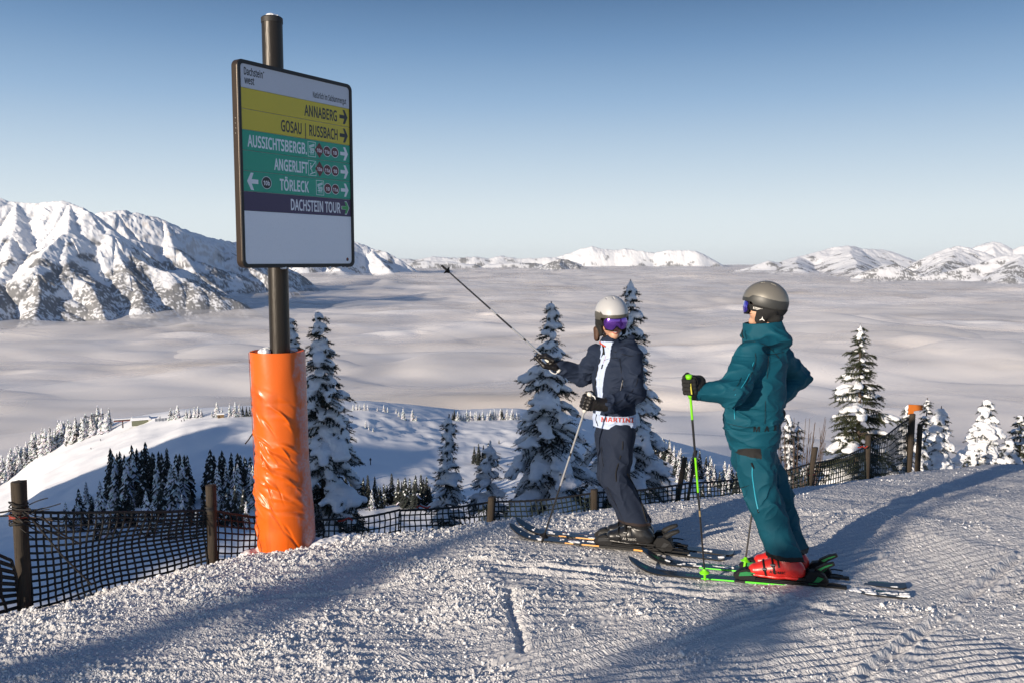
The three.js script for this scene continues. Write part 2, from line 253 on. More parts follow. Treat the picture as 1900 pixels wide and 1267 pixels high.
function piste(x, z, out) {
  const n1 = fbm(x * 0.8, z * 0.8, 21, 3), g = groomed(x, z), e = out;
  const warp = 0.03 * noise(x * 0.9, z * 0.9, 4) + 0.008 * noise(x * 3.1, z * 3.1, 14), second = sstep(-0.25, 0.05, z + 5.0 + 0.35 * x - 1.1), tilt = lerp(0.24, 0.46, 1 - second);
  const q = (z + tilt * x + warp) / 0.066, c = 0.5 + 0.5 * Math.sin(2 * Math.PI * q);
  let h = 0.0195 * Math.pow(c, 1.2) * g * (0.75 + 0.5 * noise(x * 9, z * 9, 70)) + 0.006 * g * Math.max(0, noise(x * 30, z * 30, 71));
  const wxx = x + 0.05 * noise(x * 6, z * 6, 81), wzz = z + 0.05 * noise(x * 6, z * 6, 82), lumps = Math.max(0, noise(wxx * 11, wzz * 16, 2)) * 0.7 + 0.8 * Math.max(0, noise(wxx * 27, wzz * 34, 6)) + 0.8 * Math.max(0, noise(x * 55, z * 66, 12)) + 0.6 * Math.max(0, noise(x * 95, z * 110, 13)), rows = 0.5 + 0.5 * Math.sin(2 * Math.PI * ((z + 0.1 * x + warp * 2) / 0.095));
  const rough = (1 - 0.92 * g) * (0.45 + 0.55 * sstep(-0.4, 0.45, fbm(x * 1.7, z * 1.7, 44, 3)));
  h += rough * (0.021 * lumps * (0.35 + 0.9 * rows) + 0.009 * rows * sstep(-0.2, 0.3, noise(x * 2.1, z * 2.9, 60)));
  h += (0.03 * n1 + 0.012 * noise(x * 3, z * 3, 50)) * (1 - 0.7 * sstep(-1.2, -0.2, e));
  for (const [a, b, w] of TRACKS) { const [d1, t1] = segDist(x, z, a, b); if (Math.abs(d1) < 0.2) { const k = sstep(0, 0.06, t1) * (1 - sstep(0.94, 1, t1)) * (0.5 + 0.5 * sstep(-0.3, 0.2, noise(x * 2 + w * 90, z * 2, 17))), q = d1 + 0.012 * noise(x * 5, z * 5, 18); h += k * (-0.016 * gauss(q, w) + 0.012 * gauss(q - w * 1.7, w * 0.7)); h -= 0.7 * k * Math.max(0, 0.0) } }
  const [da, ta] = segDist(x, z, A0, A1); h += (0.022 * gauss(da - 0.035, 0.025) - 0.02 * gauss(da + 0.01, 0.03) + 0.02 * gauss(da + 0.07, 0.03) * (0.4 + Math.max(0, noise(x * 14, z * 14, 3)))) * sstep(0, 0.03, ta) * (1 - sstep(0.985, 1, ta));
  const [db] = segDist(x + 0.02 * Math.sin(z * 6), z, B0, B1); h -= 0.03 * gauss(db, 0.022);
  for (const k of ['w', 'm']) { const [d0, t0] = segDist(x, z, SKIS[k][0], SKIS[k][1]); const m = Math.exp(-Math.pow(d0 / 0.28, 4)); h = lerp(h, 0.004 + 0.03 * n1 + 0.006 * lumps, 0.85 * m); }
  h += sstep(-0.5, -0.05, e) * 0.012 * lumps;
  return h;
}
{
  const rows = 560, cols = 640, d0 = 3.3, d1 = 15;
  const g = gridGeo(cols, rows, (u, v) => { const D = d0 * Math.pow(d1 / d0, v), x = lerp(-0.72, 0.66, u) * D, z = -D, e = edgeDist(x, z); let y = H(x, z); y += piste(x, z, e) * (1 - sstep(0.3, 2.5, e)) + 0.0; return V(x, y, z); }, (u, v, p) => [p.x, p.z]);
  structure('snow_ground', g, mSnow, 'chopped and groomed snow of the ski piste in the foreground', 'snow');
  // the rest of the piste and the slope, out of the detailed patch
  const inFine = (x, z) => -z > d0 + 0.05 && -z < d1 - 0.2 && x / -z > -0.71 && x / -z < 0.65;
  const g2 = gridGeo(150, 150, (u, v) => { const s = t => Math.sign(t) * Math.pow(Math.abs(t), 1.8) * 75, x = s(u * 2 - 1), z = -s(v * 2 - 1) - 6; return V(x, H(x, z) - (inFine(x, z) ? 0.35 : 0.06), z); }, (u, v, p) => [p.x, p.z]);
  structure('snow_slope', g2, mSnow, 'snowy slope falling away beyond the safety net', 'snow slope');
  const g3 = gridGeo(480, 340, (u, v) => { const r = 60 * Math.pow(850 / 60, v), a = lerp(-1.05, 0.95, u), x = Math.sin(a) * r, z = -Math.cos(a) * r; return V(x, H(x, z) - (r < 66 ? 1.5 : 0), z); }, (u, v, p) => [p.x / 8, p.z / 8]);
  structure('snow_hill', g3, mSnowPlain, 'snowy hill with a ski run across the hollow, its crest in the sun', 'hill');
  // an added unseen shoulder left of the frame, put there to shade the hollow; its crest is as high as the edge of that shade asks
  const sx = -Math.sin(SUN_AZ), sz = Math.cos(SUN_AZ), C = [-450, 0], tab = [];
  for (const [px, py] of [[465, 781], [560, 790], [640, 797], [720, 797], [800, 801], [880, 803], [950, 808], [1000, 806]]) { const q = ground(px, py); if (!q) continue; const t = (C[0] - q.x) * sx + (C[1] - q.z) * sz; tab.push([(q.x - C[0]) * sz - (q.z - C[1]) * sx, q.y + t * Math.tan(SUN_EL) - (px > 500 ? 11.5 : 2)]); }
  tab.sort((a, b) => a[0] - b[0]);
  const g4 = gridGeo(160, 110, (u, v) => { const s = lerp(tab[0][0] - 330, tab[tab.length - 1][0] + 260, u), b = lerp(-290, 330, v); const x = C[0] + s * sz + b * sx, z = C[1] - s * sx + b * sz, c = interp(tab, s);return V(x, Math.max(-140, c - 0.9 * Math.max(0, tab[0][0] - s) - 0.3 * Math.max(0, s - tab[tab.length - 1][0]) - 0.55 * (Math.sqrt(b * b + 36) - 6) + 4 * fbm(x / 40, z / 40, 2, 3) * sstep(15, 80, Math.abs(b))), z); }, (u, v, p) => [p.x / 8, p.z / 8]);
  structure('hill', g4, mSnowPlain, 'added unseen snowy shoulder shaped to shade the hollow', 'hill');
}
// loose crumbs and clods of snow on the piste: uncountable, one object
{
  const r = RNG(606), shapes = [0, 1].map(k => { const g = new THREE.IcosahedronGeometry(1, 1), p = g.attributes.position; for (let i = 0; i < p.count; i++) { const s = 1 + 0.45 * noise(p.getX(i) * 1.7 + k * 9, p.getY(i) * 1.7, p.getZ(i) * 1.7); p.setXYZ(i, p.getX(i) * s, p.getY(i) * s * 0.8, p.getZ(i) * s); } g.computeVertexNormals(); return g; });
  shapes.forEach((g, k) => {
    const list = []; let tries = 0;
    while (list.length < 24000 && tries++ < 320000) {
      const D = 3.5 * Math.pow(12.5 / 3.5, r()), x = lerp(-0.66, 0.62, r()) * D, z = -D, e = edgeDist(x, z); if (e > 0.35) continue;
      const gr = groomed(x, z), edge = sstep(-0.8, -0.1, e), dens = (0.10 + 0.9 * sstep(0.0, 0.5, fbm(x * 1.7, z * 1.7, 44, 3))) * (1 - 0.93 * gr) * (0.5 + 0.5 * sstep(0.1, 0.5, noise(x * 5, z * 7, 91) + 0.3)) + 0.5 * edge * (1 - gr);
      let onTrack = false; for (const q of ['w', 'm']) { const [d0] = segDist(x, z, SKIS[q][0], SKIS[q][1]); if (Math.abs(d0) < 0.16 && r() < 0.85) onTrack = true; }
      if (r() > dens * lerp(1, 0.45, sstep(-1.2, 0.8, x)) || onTrack) continue;
      const size = 0.0020 + 0.0055 * Math.pow(r(), 4) + (r() < 0.012 + 0.03 * edge ? 0.010 * r() : 0);
      list.push(new THREE.Matrix4().compose(V(x, H(x, z) + piste(x, z, e) + size * 0.35, z), new THREE.Quaternion().setFromEuler(new THREE.Euler(r() * 6, r() * 6, r() * 6)), V(size * (0.8 + 0.5 * r()), size * (0.7 + 0.4 * r()), size * (0.8 + 0.5 * r()))));
    }
    const m = new THREE.InstancedMesh(g, mCrumb, list.length); list.forEach((q, i) => m.setMatrixAt(i, q)); m.castShadow = m.receiveShadow = true; m.name = numbered('snow_crumbs'); m.userData = { kind: 'stuff', label: k ? 'fine loose crumbs of snow scattered over the piste' : 'loose crumbs and clods of snow scattered over the piste', category: 'snow' }; scene.add(m);
  });
}

// ---------------------------------------------------------------- sea of cloud
const CLOUD_Y = -400;
{
  const bill = (x, z, kk = 0) => {
    const r = Math.hypot(x, z), wx = x + 260 * noise(x / 900, z / 900, 3), wz = z + 260 * noise(x / 900, z / 900, 8);
    const puff = (a, b, k) => { const n = noise(a, b, k); return 2.4 * Math.sqrt(n * n + 0.02) - 0.7; };
    let h = 56 * noise(wx / 3300, wz / 2100, 1) + 38 * puff(wx / 1900, wz / 1150, 4 + kk * 0.22) + 33 * puff(wx / 820 + kk * 0.35, wz / 620, 6 + kk * 0.5) * (0.7 + 0.6 * sstep(9000, 3000, r));
    if (r < 24000) { const f = 1 - sstep(12000, 24000, r); h += f * (15 * puff(wx / 400 + kk * 1.7, wz / 300, 9 + kk * 0.9) + 5 * noise(wx / 210 + kk, wz / 190, 12 + kk)); }
    return h * (1 + 0.5 * sstep(8000, 25000, r));
  };
  // several thin sheets of mist over the dense body, so that its top is soft; the dense body thins out here and there
  const layer = (nu, nv, k) => {
    const g = gridGeo(nu, nv, (u, v) => { const r = 700 * Math.pow(64000 / 700, v), a = lerp(-0.95, 0.95, u), x = Math.sin(a) * r, z = -Math.cos(a) * r; return V(x, CLOUD_Y + bill(x, z, k) + k * (13 + 0.0010 * Math.min(r, 20000)), z); });
    const p = g.attributes.position, c = new Float32Array(p.count * 4);
    for (let i = 0; i < p.count; i++) {
      const x = p.getX(i), z = p.getZ(i), r = Math.hypot(x, z), wx = x + 300 * noise(x / 700, z / 500, 21), wz = z + 220 * noise(x / 700, z / 500, 22);
      const n = fbm(wx / 1300, wz / 800, 30 + k * 3, 3, 0.5), big = fbm(wx / 3600, wz / 1900, 77, 2), low = sstep(3600, 1500, r) * sstep(700, -900, x + 0.2 * z + 300);
      let al = k === 0 ? 1 - 0.24 * low * sstep(-0.3, 0.3, n) : 0.5 * sstep(-0.6, 0.5, n) * sstep(1, 16, p.getY(i) - CLOUD_Y - bill(x, z, 0));
      c.set([1, 1, 1, clamp(al, 0, 1)], i * 4);
    }
    g.setAttribute('color', new THREE.BufferAttribute(c, 4)); return g;
  };
  const mk = () => new THREE.MeshStandardMaterial({ color: new THREE.Color().setRGB(0.99, 0.955, 0.925), roughness: 1, vertexColors: true, transparent: true, side: THREE.DoubleSide });
  const t = new THREE.Group(); t.name = 'cloud_sea'; t.userData = { kind: 'stuff', label: 'sea of cloud filling the valley up to the far mountains', category: 'cloud' }; scene.add(t);
  for (let k = 0; k < 4; k++) { const m = obj('cloud_bank', layer(k ? 400 : 500, k ? 320 : 420, k), mk(), t); m.userData.kind = 'stuff'; m.castShadow = k === 0; }
  const floor = gridGeo(80, 60, (u, v) => { const r = 500 * Math.pow(66000 / 500, v), a = lerp(-1, 1, u), x = Math.sin(a) * r, z = -Math.cos(a) * r; return V(x, CLOUD_Y - 260 + 40 * noise(x / 900, z / 900, 5), z); });
  structure('valley_floor', floor, std([0.055, 0.058, 0.065], 0.95), 'dark valley floor under the cloud', 'valley');
}

// ---------------------------------------------------------------- far mountains: ridges with flanks, gullies, rock and forest
function mountain(name, label, o) {
  // o.ridges: polylines of [px, py, range]; the land falls off from them with o.slope
  const segs = [];
  for (const r of o.ridges) { const pts = r.map(([px, py, d]) => atRange(px, py, d)); let s0 = segs.length * 777; for (let i = 0; i < pts.length - 1; i++) { segs.push([pts[i], pts[i + 1], s0]); s0 += Math.hypot(pts[i + 1].x - pts[i].x, pts[i + 1].z - pts[i].z); } }
  const k = o.k || 40, S = o.scale || 1, slope = o.slope || 0.8;
  const height = (x, z) => {
    const w = 55 * S, wx = x + w * noise(x / (420 * S), z / (420 * S), o.seed), wz = z + w * noise(x / (420 * S), z / (420 * S), o.seed + 9);
    let m = -1e9, sb = 0, db = 0;
    for (const [a, b, s0] of segs) { const dx = b.x - a.x, dz = b.z - a.z, t = clamp(((wx - a.x) * dx + (wz - a.z) * dz) / (dx * dx + dz * dz), 0, 1), ex = wx - a.x - t * dx, ez = wz - a.z - t * dz, d = Math.hypot(ex, ez), y = a.y + (b.y - a.y) * t - slope * (Math.sqrt(d * d + k * k * 0.1) - k * 0.316) * (1 + 0.16 * Math.sin(d / (260 * S) + 3 * noise(x / (600 * S), z / (600 * S), 2))); if (y > m) { m = y; sb = s0 + t * Math.hypot(dx, dz); db = d; } }
    const rise = clamp((m - CLOUD_Y) / (300 * S), 0, 1);
    const gully = ridged(wx / (210 * S), wz / (210 * S), o.seed + 3, 6, 0.5);
    const rib = ridged(sb / (150 * S) + 0.25 * noise(x / (120 * S), z / (120 * S), 4), db / (900 * S), o.seed, 3, 0.55) * sstep(15 * S, 160 * S, db);
    return m + (o.rough ?? 1) * S * rise * (13 * (rib - 0.6) + 15 * (gully - 0.9) + 7 * ridged(x / (75 * S), z / (60 * S), o.seed + 7, 2));
  };
  const [u0, u1, r0, r1] = o.window, nu = o.nu || 300, nv = o.nv || 220;
  const g = gridGeo(nu, nv, (u, v) => { const px = lerp(u0, u1, u), r = lerp(r0, r1, v), q = atRange(px, 484, r); return V(q.x, Math.max(CLOUD_Y - 250 * S, height(q.x, q.z)), q.z); });
  const ROCK = o.rock || [0.28, 0.25, 0.225], TREE = [0.075, 0.075, 0.075];
  colorBy(g, (x, y, z, nx, ny, nz) => {
    const s = Math.sqrt(1 - ny * ny) / Math.max(0.05, ny), n = fbm(x / (70 * S), y / (38 * S), z / (70 * S), 4, 0.62), a = (y - CLOUD_Y) / (S * 100);
    const rock = sstep(0.05, 0.55, (s - (o.rockAt ?? 0.95) - 0.25) * 1.3 + n * 0.9 + (o.rockMore || 0));
    const n2 = fbm(x / (150 * S), y / (150 * S), z / (150 * S) + 31, 3), n3 = noise(x / (15 * S), y / (22 * S), z / (15 * S)) + 0.5 * noise(x / (40 * S), y / (30 * S), z / (40 * S));
    const treeLine = o.trees ?? 3.2, tree = sstep(0.0, 0.4, (treeLine - a) * 0.28 + n2 * 1.1 - 0.15) * sstep(-0.12, 0.12, n3 + 0.55 * (n2 + (o.dense || 0)));
    return [0, 1, 2].map(c => lerp(lerp(SNOW[c], ROCK[c], rock * (o.rockAmt ?? 0.42)), TREE[c], tree * (o.treeAmt ?? 0.8)));
  });
  return structure(name, g, std([1, 1, 1], 0.95, { vertexColors: true }), label, 'mountain');
}
mountain('mountain', 'big sunlit snowy mountain with rocky ribs at the left edge', { seed: 3, slope: 0.78, window: [-330, 560, 5300, 8600], nu: 560, nv: 360, trees: 4.6, dense: 0.22, rockAt: 1.0,
  ridges: [[[-420, 330, 7600], [-120, 352, 7500], [0, 369, 7350], [40, 374, 7300], [75, 379, 7250], [100, 374, 7200], [126, 375, 7150], [160, 391, 7000], [200, 424, 6850], [230, 452, 6750], [268, 485, 6600], [310, 505, 6450], [360, 528, 6350], [400, 545, 6300], [440, 560, 6300]],
    [[126, 375, 7150], [118, 430, 6750], [135, 500, 6350], [180, 560, 6000], [200, 600, 5800]], [[40, 374, 7300], [20, 430, 6900], [10, 510, 6400], [-20, 590, 5850]], [[200, 424, 6850], [235, 500, 6450], [262, 560, 6100], [290, 592, 5950]], [[-120, 352, 7500], [-140, 450, 6800], [-170, 580, 6000]], [[118, 430, 6750], [70, 500, 6300], [60, 585, 5850]]] });
mountain('mountain', 'long rocky snow ridge sloping down to the right behind the big left mountain', { seed: 11, slope: 0.72, scale: 1.3, window: [60, 640, 8200, 13500], nu: 420, nv: 220, trees: 3.6, dense: 0.2, rockAt: 0.75, rockMore: 0.18, rock: [0.36, 0.29, 0.23],
  ridges: [[[60, 420, 10500], [150, 410, 10400], [185, 396, 10300], [210, 390, 10200], [262, 396, 10200], [300, 408, 10200], [335, 425, 10300], [365, 436, 10400], [400, 444, 10600], [440, 451, 10900], [480, 470, 11200], [520, 490, 11500], [565, 515, 11800]],
    [[300, 408, 10200], [320, 455, 9700], [360, 500, 9300], [420, 545, 9000]], [[400, 444, 10600], [425, 470, 10200], [470, 500, 9900], [520, 524, 9700]], [[210, 390, 10200], [240, 440, 9700], [290, 490, 9300]]] });
mountain('mountain', 'far pointed snowy peak showing behind the sign post', { seed: 17, slope: 0.6, scale: 2.2, window: [500, 800, 19000, 27000], nu: 240, nv: 120, trees: 1.2, rockAt: 0.9,
  ridges: [[[500, 470, 24000], [560, 458, 24000], [610, 450, 23800], [650, 446, 23600], [668, 452, 23500], [690, 463, 23300], [715, 468, 23000], [740, 480, 22800], [762, 493, 22600]], [[650, 446, 23600], [640, 475, 22000], [630, 500, 20500]], [[690, 463, 23300], [700, 482, 22200], [720, 500, 21200]], [[560, 458, 24000], [570, 490, 21500]]] });
mountain('mountain', 'low line of distant snowy summits between the sign and the pointing ski pole', { seed: 23, slope: 0.45, scale: 3, window: [700, 1080, 30000, 42000], nu: 260, nv: 90, trees: 1.1, dense: 0.2,
  ridges: [[[700, 486, 37000], [745, 480, 37000], [770, 482, 37000], [800, 477, 37000], [850, 479, 37000], [880, 476, 37000], [905, 479, 37000], [930, 475, 37000], [960, 479, 37000], [1000, 478, 37000], [1030, 477, 37000], [1060, 485, 37000]], [[745, 488, 34000], [790, 484, 34000], [840, 486, 34000], [880, 490, 34000]], [[905, 490, 35000], [950, 487, 35000], [1000, 489, 35000]]] });
mountain('mountain', 'small dark wooded peak rising alone out of the cloud in front of the central massif', { seed: 29, slope: 0.42, scale: 2.2, window: [985, 1140, 25500, 32000], nu: 150, nv: 90, trees: 6, dense: 0.35,
  ridges: [[[1000, 505, 28500], [1020, 492, 28600], [1038, 480, 28700], [1052, 482, 28700], [1070, 489, 28600], [1090, 498, 28500], [1115, 508, 28400]], [[1038, 480, 28700], [1042, 505, 27200]], [[1070, 489, 28600], [1080, 508, 27400]]] });
mountain('mountain', 'broad flat topped snowy massif in the centre of the horizon', { seed: 37, slope: 0.62, scale: 3.2, window: [1010, 1360, 42000, 52000], nu: 320, nv: 110, trees: 0.6, rockAt: 0.9, rough: 0.9, rockAmt: 0.35,
  ridges: [[[1020, 482, 47000], [1050, 472, 47000], [1080, 462, 47000], [1098, 458, 47000], [1115, 461, 47000], [1140, 464, 47000], [1165, 462, 47000], [1195, 466, 47000], [1215, 470, 47000], [1240, 464, 47000], [1270, 465, 47000], [1290, 464, 47000], [1305, 473, 47000], [1325, 486, 47000], [1340, 494, 47000]]] });
mountain('mountain', 'smooth white sunlit dome mountain right of the centre horizon', { seed: 41, slope: 0.36, scale: 2.2, window: [1350, 1720, 21000, 32000], nu: 320, nv: 150, trees: 1.6, dense: 0.1, rough: 0.55, rockAt: 1.5,
  ridges: [[[1370, 501, 25000], [1400, 494, 25000], [1425, 484, 25000], [1445, 488, 25200], [1480, 477, 26000], [1520, 467, 26500], [1550, 459, 27000], [1572, 455, 27000], [1600, 462, 27000], [1640, 463, 27500], [1660, 472, 27500], [1690, 484, 27500], [1720, 492, 27500]], [[1572, 455, 27000], [1582, 478, 24800], [1595, 502, 22600]], [[1480, 477, 26000], [1478, 497, 23500]]] });
mountain('mountain', 'dark wooded snowy hills rising out of the cloud at the right edge', { seed: 47, slope: 0.4, scale: 1.6, window: [1580, 2150, 14500, 21500], nu: 420, nv: 170, trees: 2.9, dense: 0.0, rough: 0.8, rockAt: 1.5,
  ridges: [[[1600, 508, 17000], [1640, 490, 17000], [1660, 490, 17000], [1700, 505, 16800]], [[1690, 500, 18500], [1720, 480, 18800], [1750, 468, 19000], [1782, 457, 19000], [1810, 464, 19000], [1850, 478, 19000], [1880, 480, 19000], [1960, 470, 19000], [2100, 440, 19000]], [[1782, 457, 19000], [1760, 490, 17400], [1740, 512, 16200]], [[1720, 512, 16000], [1790, 496, 16400], [1850, 478, 16800], [1900, 470, 16900], [2100, 450, 17000]], [[1900, 470, 16900], [1880, 512, 15400]]] });
mountain('mountain', 'pointed pale summit behind the wooded hills at the right edge', { seed: 53, slope: 0.5, scale: 2.4, window: [1740, 2050, 26500, 33000], nu: 170, nv: 80, trees: 0.5, rockAt: 0.8,
  ridges: [[[1760, 480, 30000], [1800, 464, 30000], [1830, 452, 30000], [1842, 449, 30000], [1858, 456, 30000], [1876, 468, 30000], [1900, 456, 30000], [1960, 450, 30000], [2040, 455, 30000]], [[1842, 449, 30000], [1850, 490, 28000]]] });

// ---------------------------------------------------------------- spruces
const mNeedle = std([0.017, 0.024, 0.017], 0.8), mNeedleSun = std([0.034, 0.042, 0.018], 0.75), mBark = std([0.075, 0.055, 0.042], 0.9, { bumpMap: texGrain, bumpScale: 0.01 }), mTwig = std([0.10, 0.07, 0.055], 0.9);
const mTreeSnow = std([0.86, 0.875, 0.90], 0.95, { bumpMap: snowBump, bumpScale: 0.01 });
function needleSpray(pos, idx, a, b, w, rnd, dens) {                            // a twig from a to b furred with narrow needle blades
  const d = b.clone().sub(a), L = d.length(); if (L < 1e-4) return; d.divideScalar(L);
  const n = Math.max(4, Math.round(L * dens));
  for (let i = 0; i < n; i++) {
    const t = (i + rnd()) / n, c = a.clone().addScaledVector(d, L * t), s = w * (0.75 + 0.5 * rnd()) * (1 - 0.35 * t);
    const q = V(rnd() - 0.5, rnd() - 0.5, rnd() - 0.5).addScaledVector(d, -0.0).normalize(), tip = c.clone().addScaledVector(q.cross(d).normalize(), s).addScaledVector(d, s * 0.75), side = d.clone().cross(tip.clone().sub(c)).normalize().multiplyScalar(s * 0.2);
    const o = pos.length / 3; pos.push(c.x - side.x, c.y - side.y, c.z - side.z, c.x + side.x, c.y + side.y, c.z + side.z, tip.x, tip.y, tip.z); idx.push(o, o + 1, o + 2);
  }
}
const rawGeo = (pos, idx) => { const g = new THREE.BufferGeometry(); g.setAttribute('position', new THREE.Float32BufferAttribute(pos, 3)); g.setIndex(idx); g.computeVertexNormals(); return plain(g); };
function spruce(o) {
  // o: seed, h height, r radius at the foot, snow 0..1, gap between whorls, from: bare height, droop
  const rnd = RNG(o.seed), pos = [], idx = [], wood = [], F0 = new Field(o.soft ?? 0.05), cell = o.cell || 0.03;
  const lean = V((rnd() - 0.5) * 0.04, 0, (rnd() - 0.5) * 0.04);
  const stemAt = y => V(lean.x * y + 0.03 * Math.sin(y * 1.3 + o.seed), y, lean.z * y);
  wood.push(tube([...Array(9)].map((_, i) => stemAt(o.h * i / 8)), 0.02 + o.h * 0.014, 8, 0.008));
  let y = o.from ?? o.h * 0.1; const top = o.h - 0.05;
  while (y < top - 0.06) {
    const f = 1 - y / o.h, R = o.r * (o.shape ? o.shape(f) : Math.pow(f, 0.85)) , nb = Math.max(3, Math.round((o.per ?? 7) * (0.55 + 0.6 * f))), a0 = rnd() * 7;
    for (let b = 0; b < nb; b++) {
      const az = a0 + (b + 0.7 * (rnd() - 0.5)) / nb * 2 * Math.PI, L = Math.max(0.06, R * (1 + 0.38 * noise(Math.cos(az) * 0.9 + o.seed, y * 0.9, Math.sin(az) * 0.9)) * (0.62 + 0.5 * rnd() + (rnd() < 0.12 ? 0.28 : 0))), dir = V(Math.cos(az), 0, Math.sin(az)), s0 = stemAt(Math.min(top, y + (rnd() - 0.5) * 0.9 * (o.gap ?? 0.21))), dr = (o.droop ?? 0.5) * (0.5 + 1.0 * rnd()) * (0.35 + 0.9 * f);
      const br = t => s0.clone().addScaledVector(dir, L * t * (1 - 0.12 * t)).add(V(0, L * ((o.rise ?? 0.22) * t - dr * t * t), 0));
      const pts = [0, 0.25, 0.5, 0.75, 1].map(br);
      wood.push(tube(pts, 0.008 + 0.008 * L, 4, 0.003));
      const side = V(-dir.z, 0, dir.x), nt = Math.max(4, Math.round(L * (o.twigs ?? 24)));
      for (let k = 0; k < nt; k++) {
        const t = 0.12 + 0.88 * (k + rnd()) / nt, c = br(t), sg = k % 2 ? 1 : -1, tl = Math.max(0.05, (0.1 + 0.34 * L * (1 - 0.75 * t))) * (0.7 + 0.6 * rnd());
        const e = c.clone().addScaledVector(side, sg * tl * 0.8).addScaledVector(dir, tl * 0.6).add(V(0, -tl * (0.15 + 0.5 * rnd()) * (o.hang ?? 1), 0));
        needleSpray(pos, idx, c, e, o.needle ?? 0.034, rnd, o.dens ?? 210);
      }
      needleSpray(pos, idx, br(0.1), br(0.55), 0.034, rnd, 120); needleSpray(pos, idx, br(0.5), br(1.04), 0.034, rnd, 170);
      // the snow it carries
      const load = o.snow * (0.55 + 0.75 * rnd()) * (o.snowAt ? o.snowAt(az, f) : 1);
      if (load > 0.3 && rnd() < 0.35 + 0.45 * o.snow) {
        const r1 = (o.fat ?? 1) * Math.min(0.17, (0.026 + 0.098 * L) * Math.sqrt(load)), up = V(0, 1, 0), t0 = lerp(0.45, 0.12, Math.min(1, load)) , t1 = 0.82 + 0.14 * rnd();
        const nS = 3; for (let q = 0; q < nS; q++) { const ta = lerp(t0, t1, q / nS), tb = lerp(t0, t1, (q + 1) / nS), ra = r1 * (0.75 + 0.5 * rnd()) * (q === 0 ? 0.8 : 1), rb = r1 * (0.8 + 0.35 * rnd()); F0.cap(br(ta).add(V(0, r1 * 0.42, 0)), br(tb).add(V(0, r1 * (q === nS - 1 ? 0.1 : 0.42), 0)), ra, rb, up, 0.66); }
        if (L > 0.35) for (const sg of [-1, 1]) if (rnd() < 0.75) { const t = 0.45 + 0.4 * rnd(), c = br(t), tl = 0.3 * L * (1.1 - t * 0.6); F0.cap(c.clone().add(V(0, r1 * 0.3, 0)), c.clone().addScaledVector(side, sg * tl).addScaledVector(dir, tl * 0.5).add(V(0, -tl * 0.25, 0)), r1 * 0.8, r1 * 0.7, up, 0.66); }
      }
    }
    y += (o.gap ?? 0.175) * (0.55 + 0.75 * f) * (0.85 + 0.3 * rnd());
  }
  // the leader with its short shoots
  needleSpray(pos, idx, stemAt(top - 0.28), stemAt(o.h), 0.03, rnd, 160);
  if (o.leader) for (let k = 0; k < 5; k++) { const b = stemAt(top - 0.02 - 0.05 * k), a = rnd() * 7, l = 0.05 + 0.03 * k; needleSpray(pos, idx, b, b.clone().add(V(Math.cos(a) * l, l * 0.7, Math.sin(a) * l)), 0.02, rnd, 200); }
  if (o.snow > 0.5) for (let k = 0; k < 4; k++) F0.ball(stemAt(o.h - 0.02 - k * 0.07).add(V((rnd() - 0.5) * 0.03, 0, (rnd() - 0.5) * 0.03)), 0.022 + 0.012 * k * rnd());
  F0.after = (d, x, yy, z) => d > 0.08 ? d : d + (o.lump ?? 0.022) * noise(x * 9, yy * 9, z * 9 + o.seed) + 0.010 * noise(x * 24, yy * 24, z * 24);
  const culled = new Field(F0.k); culled.after = null;                          // prims sorted in slabs so that each sample meets only those near it
  const slabs = new Map(), SL = 0.22;
  for (const p of F0.prims) { const r = Math.max(p.ra, p.rb) + 0.12, lo = Math.min(p.ay, p.ay + p.dy) - r, hi = Math.max(p.ay, p.ay + p.dy) + r, lx = Math.min(p.ax, p.ax + p.dx) - r, hx = Math.max(p.ax, p.ax + p.dx) + r, lz = Math.min(p.az, p.az + p.dz) - r, hz = Math.max(p.az, p.az + p.dz) + r; for (let s = Math.floor(lo / SL); s <= Math.floor(hi / SL); s++) for (let i = Math.floor(lx / SL); i <= Math.floor(hx / SL); i++) for (let j = Math.floor(lz / SL); j <= Math.floor(hz / SL); j++) { const k = (s * 512 + i) * 512 + j; let l = slabs.get(k); if (!l) slabs.set(k, l = []); l.push(p); } }
  const all = F0.prims; F0.raw = function (x, yy, z) { const l = slabs.get((Math.floor(yy / SL) * 512 + Math.floor(x / SL)) * 512 + Math.floor(z / SL)); if (!l) return 0.12; this.prims = l; const d = Field.prototype.raw.call(this, x, yy, z); this.prims = all; return Math.min(d, 0.12 + Math.max(0, 0)); };
  const t = { needles: rawGeo(pos, idx), wood: wood[0], boughs: mergeGeometries(wood.slice(1).map(plain)) };
  if (all.length) t.snow = F0.mesh(cell, F0.bounds(0.06));
  return t;
}
function plantSpruce(geo, p, label, group, mat = mNeedle, yaw = 0) {
  const t = thing('spruce_tree', label, 'tree', p, group); t.rotation.y = yaw;
  obj('trunk', geo.wood, mBark, t); obj('bough', geo.boughs, mBark, t).userData.kind = 'stuff'; obj('crown', geo.needles, mat, t); if (geo.snow) obj('snow', geo.snow, mTreeSnow, t).userData.kind = 'stuff';
  return t;
}
